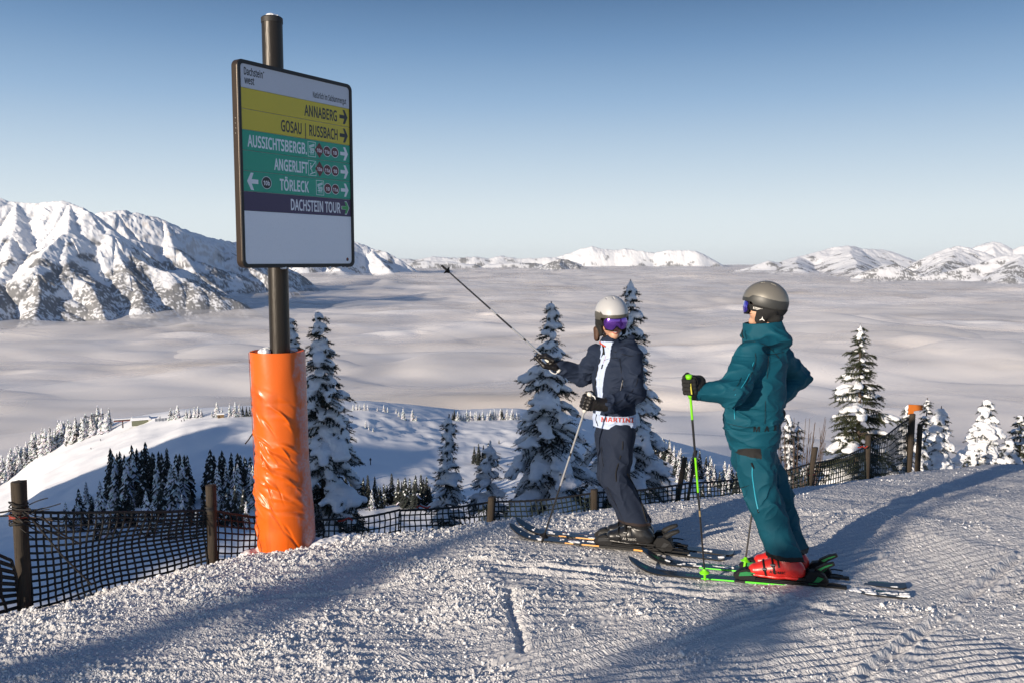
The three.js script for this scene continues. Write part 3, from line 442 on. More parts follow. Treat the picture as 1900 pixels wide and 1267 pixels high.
// A tree whose tip is seen at a pixel at a given depth: planted on the ground below, as tall as that asks
function spruceAt(px, py, D, label, o, mat, group) {
  const tip = at(px, py, D), gy = H(tip.x, tip.z) - 0.1, h = tip.y - gy;
  return plantSpruce(spruce({ ...o, h, r: o.r ?? h * (o.slim ?? 0.27) }), V(tip.x, gy, tip.z), label, group, mat);
}
spruceAt(590, 579, 11.2, 'dark spruce with thick snow pads right behind the orange pole padding', { seed: 5, slim: 0.24, snow: 1.0, droop: 0.75, leader: true, from: 0.9, twigs: 30, dens: 240 });
spruceAt(545, 590, 13.5, 'thin spruce top peeping out between the sign post and the tree behind the padding', { seed: 8, slim: 0.16, snow: 0.9, leader: true, from: 1.2 });
spruceAt(1021, 560, 13, 'snow-laden spruce left of the woman, below her raised glove', { seed: 21, slim: 0.245, snow: 1.3, droop: 0.7, from: 0.9 });
spruceAt(1166, 519, 14.5, 'tall spruce with snow-striped drooping branches directly behind the woman', { seed: 34, slim: 0.25, snow: 1.15, droop: 0.85, from: 0.9, twigs: 30, per: 8 });
spruceAt(825, 768, 13, 'small snowy spruce with a long bare leader in front of the hollow', { seed: 41, slim: 0.25, snow: 1.2, droop: 0.5, from: 0.7, leader: true, shape: f => f < 0.28 ? f * 0.35 : Math.pow(f, 1.1) });
spruceAt(907, 818, 13.4, 'stubby snow-covered young spruce between the small spruce and the tree by the glove', { seed: 47, slim: 0.30, snow: 1.3, droop: 0.4, from: 0.6 });
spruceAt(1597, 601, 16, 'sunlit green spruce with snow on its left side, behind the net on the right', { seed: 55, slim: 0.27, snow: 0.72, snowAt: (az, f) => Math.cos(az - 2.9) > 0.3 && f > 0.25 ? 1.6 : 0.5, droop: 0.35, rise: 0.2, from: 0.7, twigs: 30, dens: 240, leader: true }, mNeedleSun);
spruceAt(1745, 753, 18, 'fat white snow-plastered spruce just right of the net end', { seed: 62, slim: 0.33, snow: 2.3, droop: 0.9, from: 0.3, gap: 0.2, per: 7, soft: 0.03, lump: 0.05, fat: 1.15 });
spruceAt(1838, 741, 18.5, 'white snow-plastered spruce at far right, narrower toward its top', { seed: 66, slim: 0.34, snow: 2.2, droop: 0.9, from: 0.3, gap: 0.2, per: 7, soft: 0.03, lump: 0.05, fat: 1.05 });
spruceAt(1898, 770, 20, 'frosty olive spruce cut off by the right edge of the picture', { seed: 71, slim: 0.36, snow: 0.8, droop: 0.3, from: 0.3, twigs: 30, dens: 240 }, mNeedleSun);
spruceAt(1874, 815, 17, 'short round snow-covered spruce at the foot of the narrower white spruce, right', { seed: 67, slim: 0.4, snow: 2.2, droop: 0.7, from: 0.2, gap: 0.16, per: 8, soft: 0.03, lump: 0.05 });
spruceAt(1706, 800, 17, 'short snow-covered spruce between the tall end post and the fat white spruce', { seed: 68, slim: 0.34, snow: 2.2, droop: 0.7, from: 0.2, gap: 0.16, per: 8, soft: 0.03, lump: 0.05 });
spruceAt(1806, 835, 17.5, 'low snow-covered spruce in the gap between the two white spruces', { seed: 69, slim: 0.36, snow: 2.2, droop: 0.7, from: 0.2, gap: 0.16, per: 8, soft: 0.03, lump: 0.05 });
spruceAt(1689, 752, 21, 'little dark spruce tip left of the orange bracket', { seed: 77, slim: 0.2, snow: 0.9, from: 0.9 });
spruceAt(1722, 737, 22, 'little dark spruce tip right of the orange bracket', { seed: 79, slim: 0.17, snow: 0.7, from: 0.9 });
spruceAt(1466, 769, 17, 'slender frosted sapling between the man and the sunlit spruce', { seed: 83, slim: 0.14, snow: 1.0, from: 0.8 });
spruceAt(1482, 782, 17.3, 'shorter frosted sapling beside the slender one right of the man', { seed: 85, slim: 0.13, snow: 1.0, from: 0.8 });
// bare twigs of a shrub beside the saplings
{
  const rnd = RNG(9), c = at(1478, 880, 16.5), base = V(c.x, H(c.x, c.z) - 0.1, c.z), t = thing('shrub', 'bare brown twigs of a leafless shrub right of the man', 'shrub', base);
  for (let k = 0; k < 26; k++) { const a = rnd() * 7, r = 0.5 * rnd(), h = at(1478, 760 + 70 * rnd(), 16.5).y - base.y, b = V(Math.cos(a) * 0.15, 0, Math.sin(a) * 0.15), e = V(Math.cos(a) * (0.2 + r), h, Math.sin(a) * (0.2 + r)); obj('twig', [tube([b, b.clone().lerp(e, 0.5).add(V(0.04 * (rnd() - 0.5), 0, 0.04 * (rnd() - 0.5))), e], 0.012, 4, 0.004), ...[0.5, 0.65, 0.8].map(q => { const s = b.clone().lerp(e, q); return tube([s, s.clone().add(V((rnd() - 0.5) * 0.25, 0.2 + 0.15 * rnd(), (rnd() - 0.5) * 0.25))], 0.006, 3, 0.003); })], mTwig, t); }
}
// spruces added out of view at left to shade the trees behind the net
{
  const g = spruce({ seed: 91, h: 13.5, r: 2.1, snow: 0.9, droop: 0.6, from: 0.8, cell: 0.09, gap: 0.45, dens: 40, needle: 0.09, twigs: 8, per: 8 });
  // rows across the sunlight: p metres across it, q along it
  [[-8.3, 8.4], [-9.0, 6.2], [-8.8, 10.6], [-9.7, 8.2], [-10.4, 6.4], [-10.3, 10.2], [-11.1, 8.0], [-11.8, 6.0], [-11.9, 10.0], [-12.8, 8.0], [-8.5, 13.2], [-9.9, 12.6], [-11.2, 12.8]].forEach(([p, q], k) => { const x = p * Math.cos(SUN_AZ) - q * Math.sin(SUN_AZ), z = p * Math.sin(SUN_AZ) + q * Math.cos(SUN_AZ); plantSpruce(g, V(x, H(x, z) - 0.1, z), ['added tall snowy shade spruce nearest the piste in the unseen grove', 'added snowy shade spruce in the grove, second from the net', 'added snowy shade spruce in the grove, behind the nearest one', 'added snowy shade spruce in the middle of the first row of the grove', 'added snowy shade spruce at the lower front of the grove', 'added snowy shade spruce in the second row of the grove, uphill end', 'added snowy shade spruce in the second row of the grove, middle', 'added snowy shade spruce in the second row of the grove, lower end', 'added snowy shade spruce in the third row of the grove, uphill end', 'added snowy shade spruce farthest down the slope in the grove', 'added snowy shade spruce highest uphill in the grove', 'added snowy shade spruce uphill, second in the last row of the grove', 'added snowy shade spruce uphill, last of the last row of the grove'][k], 'added shade grove left of the view', mNeedle, k * 1.3); });
}

{  // unseen spruces added behind the camera to throw shade bands on the piste
  const slim = spruce({ seed: 95, h: 4.7, r: 0.36, snow: 1.4, droop: 0.7, from: 0.5, cell: 0.07, gap: 0.4, dens: 60, needle: 0.07, twigs: 12, shape: f => 0.6 + 0.4 * Math.min(1, f * 3), per: 10 }), low = spruce({ seed: 97, h: 3.6, r: 0.95, snow: 0.9, droop: 0.5, from: 0.25, cell: 0.05, gap: 0.25, dens: 90, needle: 0.05, twigs: 14 });
  const PQ = (p, q) => { const x = p * Math.cos(SUN_AZ) - q * Math.sin(SUN_AZ), z = p * Math.sin(SUN_AZ) + q * Math.cos(SUN_AZ); return V(x, H(x, z) - 0.05, z); };
  plantSpruce(slim, PQ(-4.45, 12.7), 'added slim tall shade spruce at the piste edge behind the view', 'spruces behind the view'); plantSpruce(low, PQ(-2.15, 8.6), 'added low broad shade spruce on the piste behind the view', 'spruces behind the view');
  const third = plantSpruce(low, PQ(-3.15, 4.6), 'added smallest shade spruce on the piste behind the view', 'spruces behind the view', mNeedle, 2); third.scale.setScalar(0.42);
}

// ---------------------------------------------------------------- small spruces of the middle distance: one of each kind, then clones
function farTree(seed, white, slim = 0.2, dense = 1) {                          // one metre tall
  const rnd = RNG(seed), pos = [], idx = [], col = [], N = [0.022, 0.027, 0.024], S = [0.84, 0.855, 0.88];
  const tri = (a, b, c, k0) => { const k = k0 === N && rnd() < white * 0.82 - 0.12 ? S : k0; const o = pos.length / 3; for (const p of [a, b, c]) pos.push(p.x, p.y, p.z); for (let q = 0; q < 3; q++) col.push(...k.map(v => v * (0.85 + 0.3 * rnd()))); idx.push(o, o + 1, o + 2); };
  const layers = Math.round(15 * dense);
  for (let l = 0; l < layers; l++) {
    const f = 1 - l / layers, y = 1 - f * 0.95, R = slim * Math.pow(f, 0.8) * (0.8 + 0.4 * rnd()) + 0.008, n = 7, a0 = rnd() * 7;
    for (let b = 0; b < n; b++) {
      const a = a0 + (b + 0.6 * rnd()) / n * 6.283, w = 0.5 + 0.25 * rnd(), r = R * (0.7 + 0.5 * rnd()), c = V(0, y + 0.05, 0), tip = V(Math.cos(a) * r, y - 0.35 * r - 0.02, Math.sin(a) * r), l1 = V(Math.cos(a - w) * r * 0.62, y - 0.01, Math.sin(a - w) * r * 0.62), l2 = V(Math.cos(a + w) * r * 0.62, y - 0.015, Math.sin(a + w) * r * 0.62);
      tri(c, tip, l1, N); tri(c, l2, tip, N); tri(l1, tip, V(tip.x * 0.8, tip.y - 0.03, tip.z * 0.8), N);
      if (rnd() < white) { const up = V(0, 0.012 + 0.008 * white, 0), k = 0.75 + 0.25 * rnd(), q = p => p.clone().multiplyScalar(1).lerp(c, 1 - k).add(up); tri(q(c), q(tip), q(l1), S); tri(q(c), q(l2), q(tip), S); }
    }
  }
  const g = new THREE.BufferGeometry(); g.setAttribute('position', new THREE.Float32BufferAttribute(pos, 3)); g.setAttribute('color', new THREE.Float32BufferAttribute(col, 3)); g.setIndex(idx); g.computeVertexNormals(); return g;
}
const mFar = std([1, 1, 1], 0.9, { vertexColors: true });
const farDark = [1, 2, 3].map(k => new THREE.Mesh(farTree(100 + k, 0.16, 0.15 + 0.02 * k), mFar)), farFrost = [1, 2, 3].map(k => new THREE.Mesh(farTree(200 + k, 0.62, 0.16 + 0.02 * k), mFar)), farWhite = [1, 2, 3].map(k => new THREE.Mesh(farTree(300 + k, 0.93, 0.19 + 0.03 * k), mFar));
const farRnd = RNG(4242);
function farAt(kind, px, py, hpx, label, group, rmax) {
  let q = ground(px, py, rmax || 900); if (!q || q.distanceTo(EYE) < 60) { q = atRange(px, 600, interp(CRANGE, px) - 8 - (q ? 90 * farRnd() : 0)); q.y = H(q.x, q.z); }
  const r = q.distanceTo(EYE), m = kind[Math.floor(farRnd() * 3)].clone(); m.name = numbered('fir_tree'); m.position.copy(q).add(V(0, -0.06 * hpx / F * r, 0)); const h = hpx / F * r; m.scale.set(h * (0.9 + 0.3 * farRnd()), h, h * (0.9 + 0.3 * farRnd())); m.rotation.y = farRnd() * 7; m.castShadow = m.receiveShadow = true; tag(m, label, 'tree', group); scene.add(m);
}
let nth = 0; const seq = () => `${ord(++nth)} from the left`;
const ord = n => `${n}${n % 100 > 10 && n % 100 < 14 ? 'th' : ['th', 'st', 'nd', 'rd'][n % 10] || 'th'}`;
const scatter = (n, x0, x1, f) => { for (let i = 0; i < n; i++) f(lerp(x0, x1, (i + 0.9 * farRnd()) / n), farRnd(), `${ord(i + 1)} from the left`); };
// the stand of dark firs in the hollow, left
scatter(34, 205, 352, (x, k, no) => farAt(k < 0.75 ? farDark : farFrost, x, 912 + 34 * k, 78 + 22 * farRnd() - 0.1 * Math.abs(x - 290), `dark fir in the large stand in the hollow, ${no}`, 'firs of the large stand in the hollow'));
for (const [x, y, h, w] of [[160, 936, 42, 'first'], [186, 938, 46, 'tallest'], [172, 950, 30, 'lowest']]) farAt(farFrost, x, y, h, `${w} of the three small firs standing apart left of the large stand`, 'small firs left of the large stand');
scatter(20, 384, 474, (x, k, no) => farAt(k < 0.6 ? farDark : farFrost, x, 918 + 30 * k, 66 + 30 * farRnd(), `dark fir in the second stand next to the padding, ${no}`, 'firs of the stand beside the padding'));
scatter(26, 120, 470, (x, k, no) => farAt(k < 0.45 ? farDark : farFrost, x, 966 + 34 * k, 46 + 34 * farRnd(), `frosted fir lower in the hollow, seen through the net, ${no}`, 'frosted firs seen through the net'));
scatter(9, 640, 706, (x, k, no) => farAt(k < 0.7 ? farDark : farFrost, x, 934 + 14 * k, 36 + 34 * farRnd(), `dark fir in the low stand just right of the padding, ${no}`, 'firs of the low stand above the net'));
scatter(16, 704, 800, (x, k, no) => farAt(farDark, x, 932 + 16 * k, 40 + 24 * farRnd(), `dark fir in the low stand left of the small spruce, ${no}`, 'firs of the low stand above the net'));
nth = 0;
for (const [x, y, h] of [[880, 860, 36], [888, 862, 44], [897, 860, 38], [906, 863, 46], [914, 859, 34]]) farAt(farDark, x, y, h, `dark fir in the small clump behind the stubby spruce, ${seq()}`, 'firs of the small clump');
farAt(farDark, 926, 823, 9, 'single tiny fir alone on the shaded slope', undefined);
// white firs along the crest
scatter(58, -14, 204, (x, k, no) => { const c = interp(CREST, x); farAt(k < 0.8 ? farWhite : farFrost, x, c + 6 - 13 * farRnd() + (x < 60 ? 6 : 0), 27 + 19 * farRnd(), `white fir in the row along the left hill crest, ${no}`, 'white firs on the left crest'); });
nth = 0;
for (const [x, h] of [[296, 12], [316, 22], [322, 17], [329, 26], [345, 16], [352, 18], [360, 20], [367, 22], [373, 16]]) farAt(farWhite, x, interp(CREST, x) + 3, h, `white fir in the loose group right of the lift station, ${seq()}`, 'white firs right of the lift station');
nth = 0;
for (const [x, h, w] of [[393, 12, 1], [402, 28, 1], [411, 18, 1], [426, 26, 1], [436, 28, 1], [444, 24, 1], [450, 21, 0], [457, 20, 0], [463, 19, 0]]) farAt(w ? farWhite : farDark, x, interp(CREST, x) + 4, h, w ? `white fir on the crest just left of the padding, ${seq()}` : `dark fir on the crest touching the padding, ${seq()} of the whole row`, w ? 'white firs left of the padding' : 'dark firs touching the padding');
nth = 0;
for (const [x, h] of [[655, 12], [661, 13], [667, 11], [676, 14], [682, 11], [700, 8], [712, 14], [719, 11], [735, 10], [748, 24], [765, 22], [772, 10]]) farAt(farWhite, x, interp(CREST, x) + 3 + (x > 740 ? 10 : 0), h, `tiny white fir on the crest left of the spruce leader, ${seq()}`, 'tiny firs on the sunlit crest');
scatter(26, 838, 965, (x, k, no) => farAt(k < 0.7 ? farWhite : farDark, x, interp(CREST, x) + 3, 12 + 12 * farRnd(), `small fir in the crest row right of the spruce leader, ${no}`, 'small firs on the right crest'));
nth = 0;
for (const [x, y, h] of [[678, 793, 14], [684, 797, 11], [692, 800, 8], [740, 773, 12]]) farAt(farWhite, x, y, h, `frosted bush on the bank below the crest, ${seq()}`, 'bushes below the crest');
// wooded slope behind the woman and the man, dark and nearly closed
scatter(80, 1190, 1410, (x, k, no) => farAt(k < 0.6 ? farDark : farFrost, x, interp(CREST, x) + 2 + 60 * farRnd() * farRnd(), 20 + 22 * farRnd(), `dark fir of the wooded slope between the skiers, ${no}`, 'firs of the wooded slope behind the two people'));
nth = 0;
for (const [x, y, h] of [[1790, 868, 18], [1800, 864, 22], [1808, 866, 17], [1760, 866, 12]]) { const q = at(x, y, 60), m = farDark[x % 3].clone(); m.name = numbered('fir_tree'); const hh = (h + 30) / F * 60; m.position.copy(q).add(V(0, -30 / F * 60, 0)); m.scale.set(hh, hh, hh); tag(m, `dark fir top between the two white spruces, ${['middle', 'tallest', 'right', 'left'][nth++]} one`, 'tree', 'dark fir tops between the white spruces'); scene.add(m); }

// ---------------------------------------------------------------- safety net on wooden posts
const woodTex = canvasTex(256, 512, (x, w, h) => { const r = RNG(5); x.fillStyle = '#6d5f50'; x.fillRect(0, 0, w, h); for (let i = 0; i < 900; i++) { const v = 40 + 110 * r(); x.strokeStyle = `rgba(${v},${v * 0.88},${v * 0.74},${0.15 + 0.35 * r()})`; x.lineWidth = 0.6 + 2.2 * r(); const px = r() * w, py = r() * h, l = 30 + 190 * r(); x.beginPath(); x.moveTo(px, py); x.bezierCurveTo(px + 4 * r() - 2, py + l / 3, px + 6 * r() - 3, py + l / 1.5, px + 8 * r() - 4, py + l); x.stroke(); } for (let i = 0; i < 26; i++) { x.strokeStyle = 'rgba(18,13,9,.8)'; x.lineWidth = 0.8 + 1.8 * r(); const px = r() * w, py = r() * h; x.beginPath(); x.moveTo(px, py); x.lineTo(px + 6 * r() - 3, py + 60 + 120 * r()); x.stroke(); } });
woodTex.wrapS = woodTex.wrapT = THREE.RepeatWrapping;
const mWood = new THREE.MeshStandardMaterial({ map: woodTex, bumpMap: woodTex, bumpScale: 0.006, roughness: 0.9, color: new THREE.Color(0.29, 0.29, 0.29) }), mNet = std([0.012, 0.022, 0.018], 0.7), mNetBlack = std([0.012, 0.012, 0.013], 0.7), mRope = std([0.015, 0.014, 0.014], 0.7), mRed = std([0.35, 0.035, 0.02], 0.6), mWire = std([0.05, 0.03, 0.025], 0.6);
function post(top, foot, r, label, more) {                                      // a rough round stake, split and weathered
  const t = thing('fence_post', label, 'fence post', foot), d = top.clone().sub(foot), n = 14, m = 12;
  const g = gridGeo(m, n, (u, v) => { const a = u * 2 * Math.PI, rr = r * (1 + 0.10 * noise(Math.cos(a) * 1.4 + foot.x, Math.sin(a) * 1.4, v * 3) + 0.05 * noise(Math.cos(a) * 4, Math.sin(a) * 4 + foot.x, v * 2)); return d.clone().multiplyScalar(v).add(V(Math.cos(a) * rr, v > 0.99 ? 0.012 * noise(a, 3) : 0, -Math.sin(a) * rr)); }, (u, v) => [u * 1.0, v * d.length() / 0.5]);
  const cap = gridGeo(m, 4, (u, v) => { const a = u * 2 * Math.PI, rr = r * (1 - v) * (1 + 0.1 * noise(Math.cos(a) * 1.4 + foot.x, Math.sin(a) * 1.4, 3)); return d.clone().add(V(Math.cos(a) * rr, 0.012 * noise(a, 3) * (1 - v) + 0.008 * v, -Math.sin(a) * rr)); });
  obj('stake', [g, cap], mWood, t);
  if (more) more(t, d);
  return t;
}
function netBay(name, label, P0, P1, o) {                                       // P = {top, bot}: a net hung between two stakes, its strands bent and sagging
  const t = thing(name, label, 'safety net', null, o.group), rnd = RNG(o.seed), L = P0.top.distanceTo(P1.top), nx = Math.max(2, Math.round(L / (o.cell || 0.052))), hh = P0.top.distanceTo(P0.bot), ny = Math.round(hh / (o.row || 0.05)), out = P1.top.clone().sub(P0.top).setY(0).normalize().cross(V(0, 1, 0));
  const pt = (u, v) => {                                                        // u along, v from the top down
    const sag = (o.sag ?? 0.03) * Math.sin(Math.PI * u) * (1 - 0.3 * v), p = P0.top.clone().lerp(P1.top, u).lerp(P0.bot.clone().lerp(P1.bot, u), v);
    const X = u * L + o.seed * 3, Y = v * hh; p.y -= sag + (o.wave ?? 0.03) * noise(X * 1.6, Y * 1.3, o.seed) * (0.3 + v); p.addScaledVector(out, 0.06 * noise(X * 1.1, Y * 1.5, o.seed + 4) * sstep(0, 0.2, v)); const along = P1.top.clone().sub(P0.top).normalize(); p.addScaledVector(along, (o.shift ?? 0.05) * noise(X * 1.2, Y * 2.2, o.seed + 8) * Math.sin(Math.PI * u) * (0.4 + v)); return p;
  };
  const strand = (pts, w) => tube(pts, w, 4);
  const h = [], v = [];
  for (let j = 1; j <= ny; j++) { const pts = []; for (let i = 0; i <= nx; i++) pts.push(pt(i / nx, j / ny).add(V(0, 0.004 * noise(i * 0.9, j * 3.1), 0))); h.push(strand(pts, o.w ?? 0.0062)); }
  for (let i = 0; i <= nx; i++) { const pts = []; for (let j = 0; j <= ny; j++) pts.push(pt((i + 0.12 * noise(i * 1.7, j * 0.8)) / nx, j / ny)); v.push(strand(pts, (o.w ?? 0.0062) * 0.95)); }
  const m1 = obj('mesh_strand', h, o.mat || mNet, t), m2 = obj('mesh_strand', v, o.mat || mNet, t); m1.userData.kind = m2.userData.kind = 'stuff';
  const rp = []; for (let i = 0; i <= 40; i++) rp.push(pt(i / 40, 0).add(V(0, 0.004 * noise(i * 0.8, 1), 0)));
  obj('top_rope', tube(rp, o.rope ?? 0.010, 6), o.ropeMat || mRope, t);
  return t;
}
const NP = (px, top, D, bot) => { const a = at(px, top, D), g = H(a.x, a.z); return { top: a, bot: V(a.x, Math.min(g + 0.03, at(px, bot ?? 1300, D).y > g ? at(px, bot, D).y : g + 0.03) - 0.02, a.z), foot: V(a.x, g - 0.15, a.z) }; };
const n0 = NP(34, 948, 5.45), n1 = NP(390, 946, 6.25), n2 = NP(600, 964, 7.0), n3 = NP(742, 946, 7.45), n4 = NP(905, 932, 7.9), n5 = NP(1103, 914, 8.35), n6 = NP(1272, 897, 8.75), n7 = NP(1508, 859, 9.9), n8 = NP(1611, 826, 10.9), n9 = NP(1690, 772, 11.9), nL = NP(-160, 940, 4.9), nR = NP(1712, 768, 13.5);
netBay('safety_net', 'black square-mesh net bay at left, between the wire-wound stake and the padding', n0, n1, { seed: 3, sag: 0.015, w: 0.0078, mat: mNetBlack, shift: 0.09, wave: 0.05, cell: 0.046, row: 0.045 });
netBay('safety_net', 'dark net bay running behind the orange padding', n1, n2, { seed: 7, mat: mNetBlack, sag: 0.03 });
netBay('safety_net', 'low green-black net bay right of the padding, under the stand of firs', n2, n3, { seed: 9, sag: 0.02 });
netBay('safety_net', 'low green-black net bay below the small spruce with the bare leader', n3, n4, { seed: 11, sag: 0.02 });
netBay('safety_net', 'low green-black net bay behind the tips of the woman\'s skis', n4, n5, { seed: 13, sag: 0.02 });
netBay('safety_net', 'green-black net bay behind the woman\'s legs', n5, n6, { seed: 17, sag: 0.02 });
netBay('safety_net', 'drooping net bay behind the man\'s legs', n6, n7, { seed: 19, sag: 0.05 });
netBay('safety_net', 'dark green net bay rising from the leaning stake, in front of the sunlit spruce', n7, n8, { seed: 23, sag: 0.04, wave: 0.06 });
netBay('safety_net', 'high dark green net bay with wavy strands at the right end', n8, n9, { seed: 29, sag: 0.03, wave: 0.08 });
netBay('safety_net', 'bunched black net with thick bands at the left edge of the picture', nL, { ...n0, top: at(20, 1040, 5.4) }, { seed: 37, sag: 0.02, w: 0.012, row: 0.085, cell: 0.11, mat: mNetBlack });
post(at(34, 893, 5.45), n0.foot, 0.044, 'thick weathered stake at far left wound with dark wires', (t, d) => {
  const rnd = RNG(12), y0 = d.length() - 0.13;
  const coil = (y, r, turns, w, mat, name) => { const pts = []; for (let i = 0; i <= 26 * turns; i++) { const a = i / 26 * 6.283 + rnd() * 0.05; pts.push(V(Math.cos(a) * r, y + 0.03 * noise(a * 0.6, y * 20) - 0.012 * i / 26, Math.sin(a) * r)); } obj(name, tube(pts, w, 5), mat, t); };
  coil(y0, 0.053, 2, 0.0045, mRope, 'wire'); coil(y0 - 0.045, 0.055, 3, 0.004, mWire, 'wire'); coil(y0 - 0.075, 0.054, 2, 0.005, mRed, 'cord'); coil(y0 - 0.11, 0.056, 3, 0.0045, mRope, 'wire');
  for (let k = 0; k < 16; k++) { const a = (rnd() - 0.35) * 2.6, s = V(Math.cos(a) * 0.058, y0 - 0.02 - 0.13 * rnd(), Math.sin(a) * 0.058), e = s.clone().add(V(0.06 + 0.16 * rnd(), (rnd() - 0.55) * 0.14, (rnd() - 0.5) * 0.14)), m = s.clone().lerp(e, 0.5).add(V(0, 0.05 * (rnd() - 0.3), 0.04 * (rnd() - 0.5))); obj('wire', tube(new THREE.QuadraticBezierCurve3(s, m, e).getPoints(8), 0.0035, 4), rnd() < 0.2 ? mWire : mRope, t); }
  for (const [x1, y1, x2, y2] of [[-200, 968, 30, 946], [-200, 952, 30, 956], [40, 950, 122, 1000], [60, 965, 170, 1085], [75, 958, 150, 1010]]) obj('tie_rope', tube([at(x1, y1, 5.36), at((x1 + x2) / 2, (y1 + y2) / 2 + 6, 5.40), at(x2, y2, 5.5)].map(p => p.sub(t.position)), 0.006, 5), mRope, t);
});
post(at(390, 900, 6.25), n1.foot, 0.037, 'weathered stake just left of the orange padding', (t, d) => obj('strap', put(new THREE.CylinderGeometry(0.042, 0.042, 0.03, 14, 1, true), 0, d.y - 0.16, 0), mRope, t));
post(at(913, 922, 7.86), n4.foot, 0.035, 'pale slim stake in the net left of the woman\'s ski tips');
post(at(1103, 908, 8.3), n5.foot, 0.035, 'pale broken stake in the net behind the woman\'s knees');
post(at(1271, 849, 8.8), n6.foot.clone().add(V(-0.12, 0, 0)), 0.026, 'dark stake leaning right, between the woman and the man\'s pole');
post(at(1292, 836, 8.9), n6.foot.clone().add(V(-0.02, 0, 0.02)), 0.016, 'thin pale leaning stick crossing the dark stake behind the man\'s pole');
post(at(1513, 830, 9.85), n7.foot.clone().add(V(-0.06, 0, 0)), 0.033, 'leaning pale stake right of the man\'s legs, with a red tie', (t, d) => { for (const y of [0.55, 0.62]) obj('tie', put(new THREE.TorusGeometry(0.04, 0.008, 6, 14), d.x * y, d.y * y, 0, Math.PI / 2), mRed, t); });
post(at(1612, 806, 10.85), n8.foot, 0.035, 'stake in the net in front of the sunlit spruce');
post(at(1694, 768, 11.85), n9.foot, 0.04, 'tall square-looking end post of the net at right, with an orange bracket', (t, d) => {
  const bs = new THREE.Shape(); bs.moveTo(-0.03, 0); bs.lineTo(0.03, 0); bs.lineTo(0.035, 0.05); bs.lineTo(0.15, 0.062); bs.lineTo(0.155, 0.125); bs.lineTo(-0.03, 0.135); const bh = new THREE.Path(); bh.absellipse(0.105, 0.092, 0.026, 0.013, 0, 6.283, true); bs.holes.push(bh);
  obj('bracket', put(new THREE.ExtrudeGeometry(bs, { depth: 0.02, bevelEnabled: true, bevelSize: 0.003, bevelThickness: 0.003, bevelSegments: 1 }), 0, d.y - 0.01, 0.0), phys([0.55, 0.15, 0.015], 0.5), t);
  obj('side_post', put(new THREE.CylinderGeometry(0.035, 0.04, d.y * 0.9, 10), 0.12, d.y * 0.43, 0.02, 0, 0, -0.02), mWood, t);
});
// bits of red cord tied to the top rope
for (const [px, py, D, l] of [[641, 962, 7.1, 'red cord end on the rope right of the padding'], [786, 938, 7.5, 'red tag hanging on the rope below the small spruce'], [1600, 828, 10.8, 'red cord on the rope in front of the sunlit spruce']]) { const p = at(px, py, D), rnd = RNG(px); tag(obj('cord', tube([0, 1, 2, 3, 4].map(k => p.clone().add(V(0.03 * (k - 2), 0.03 * (rnd() - 0.5), 0.02))), 0.008, 5), mRed), l, 'cord'); }

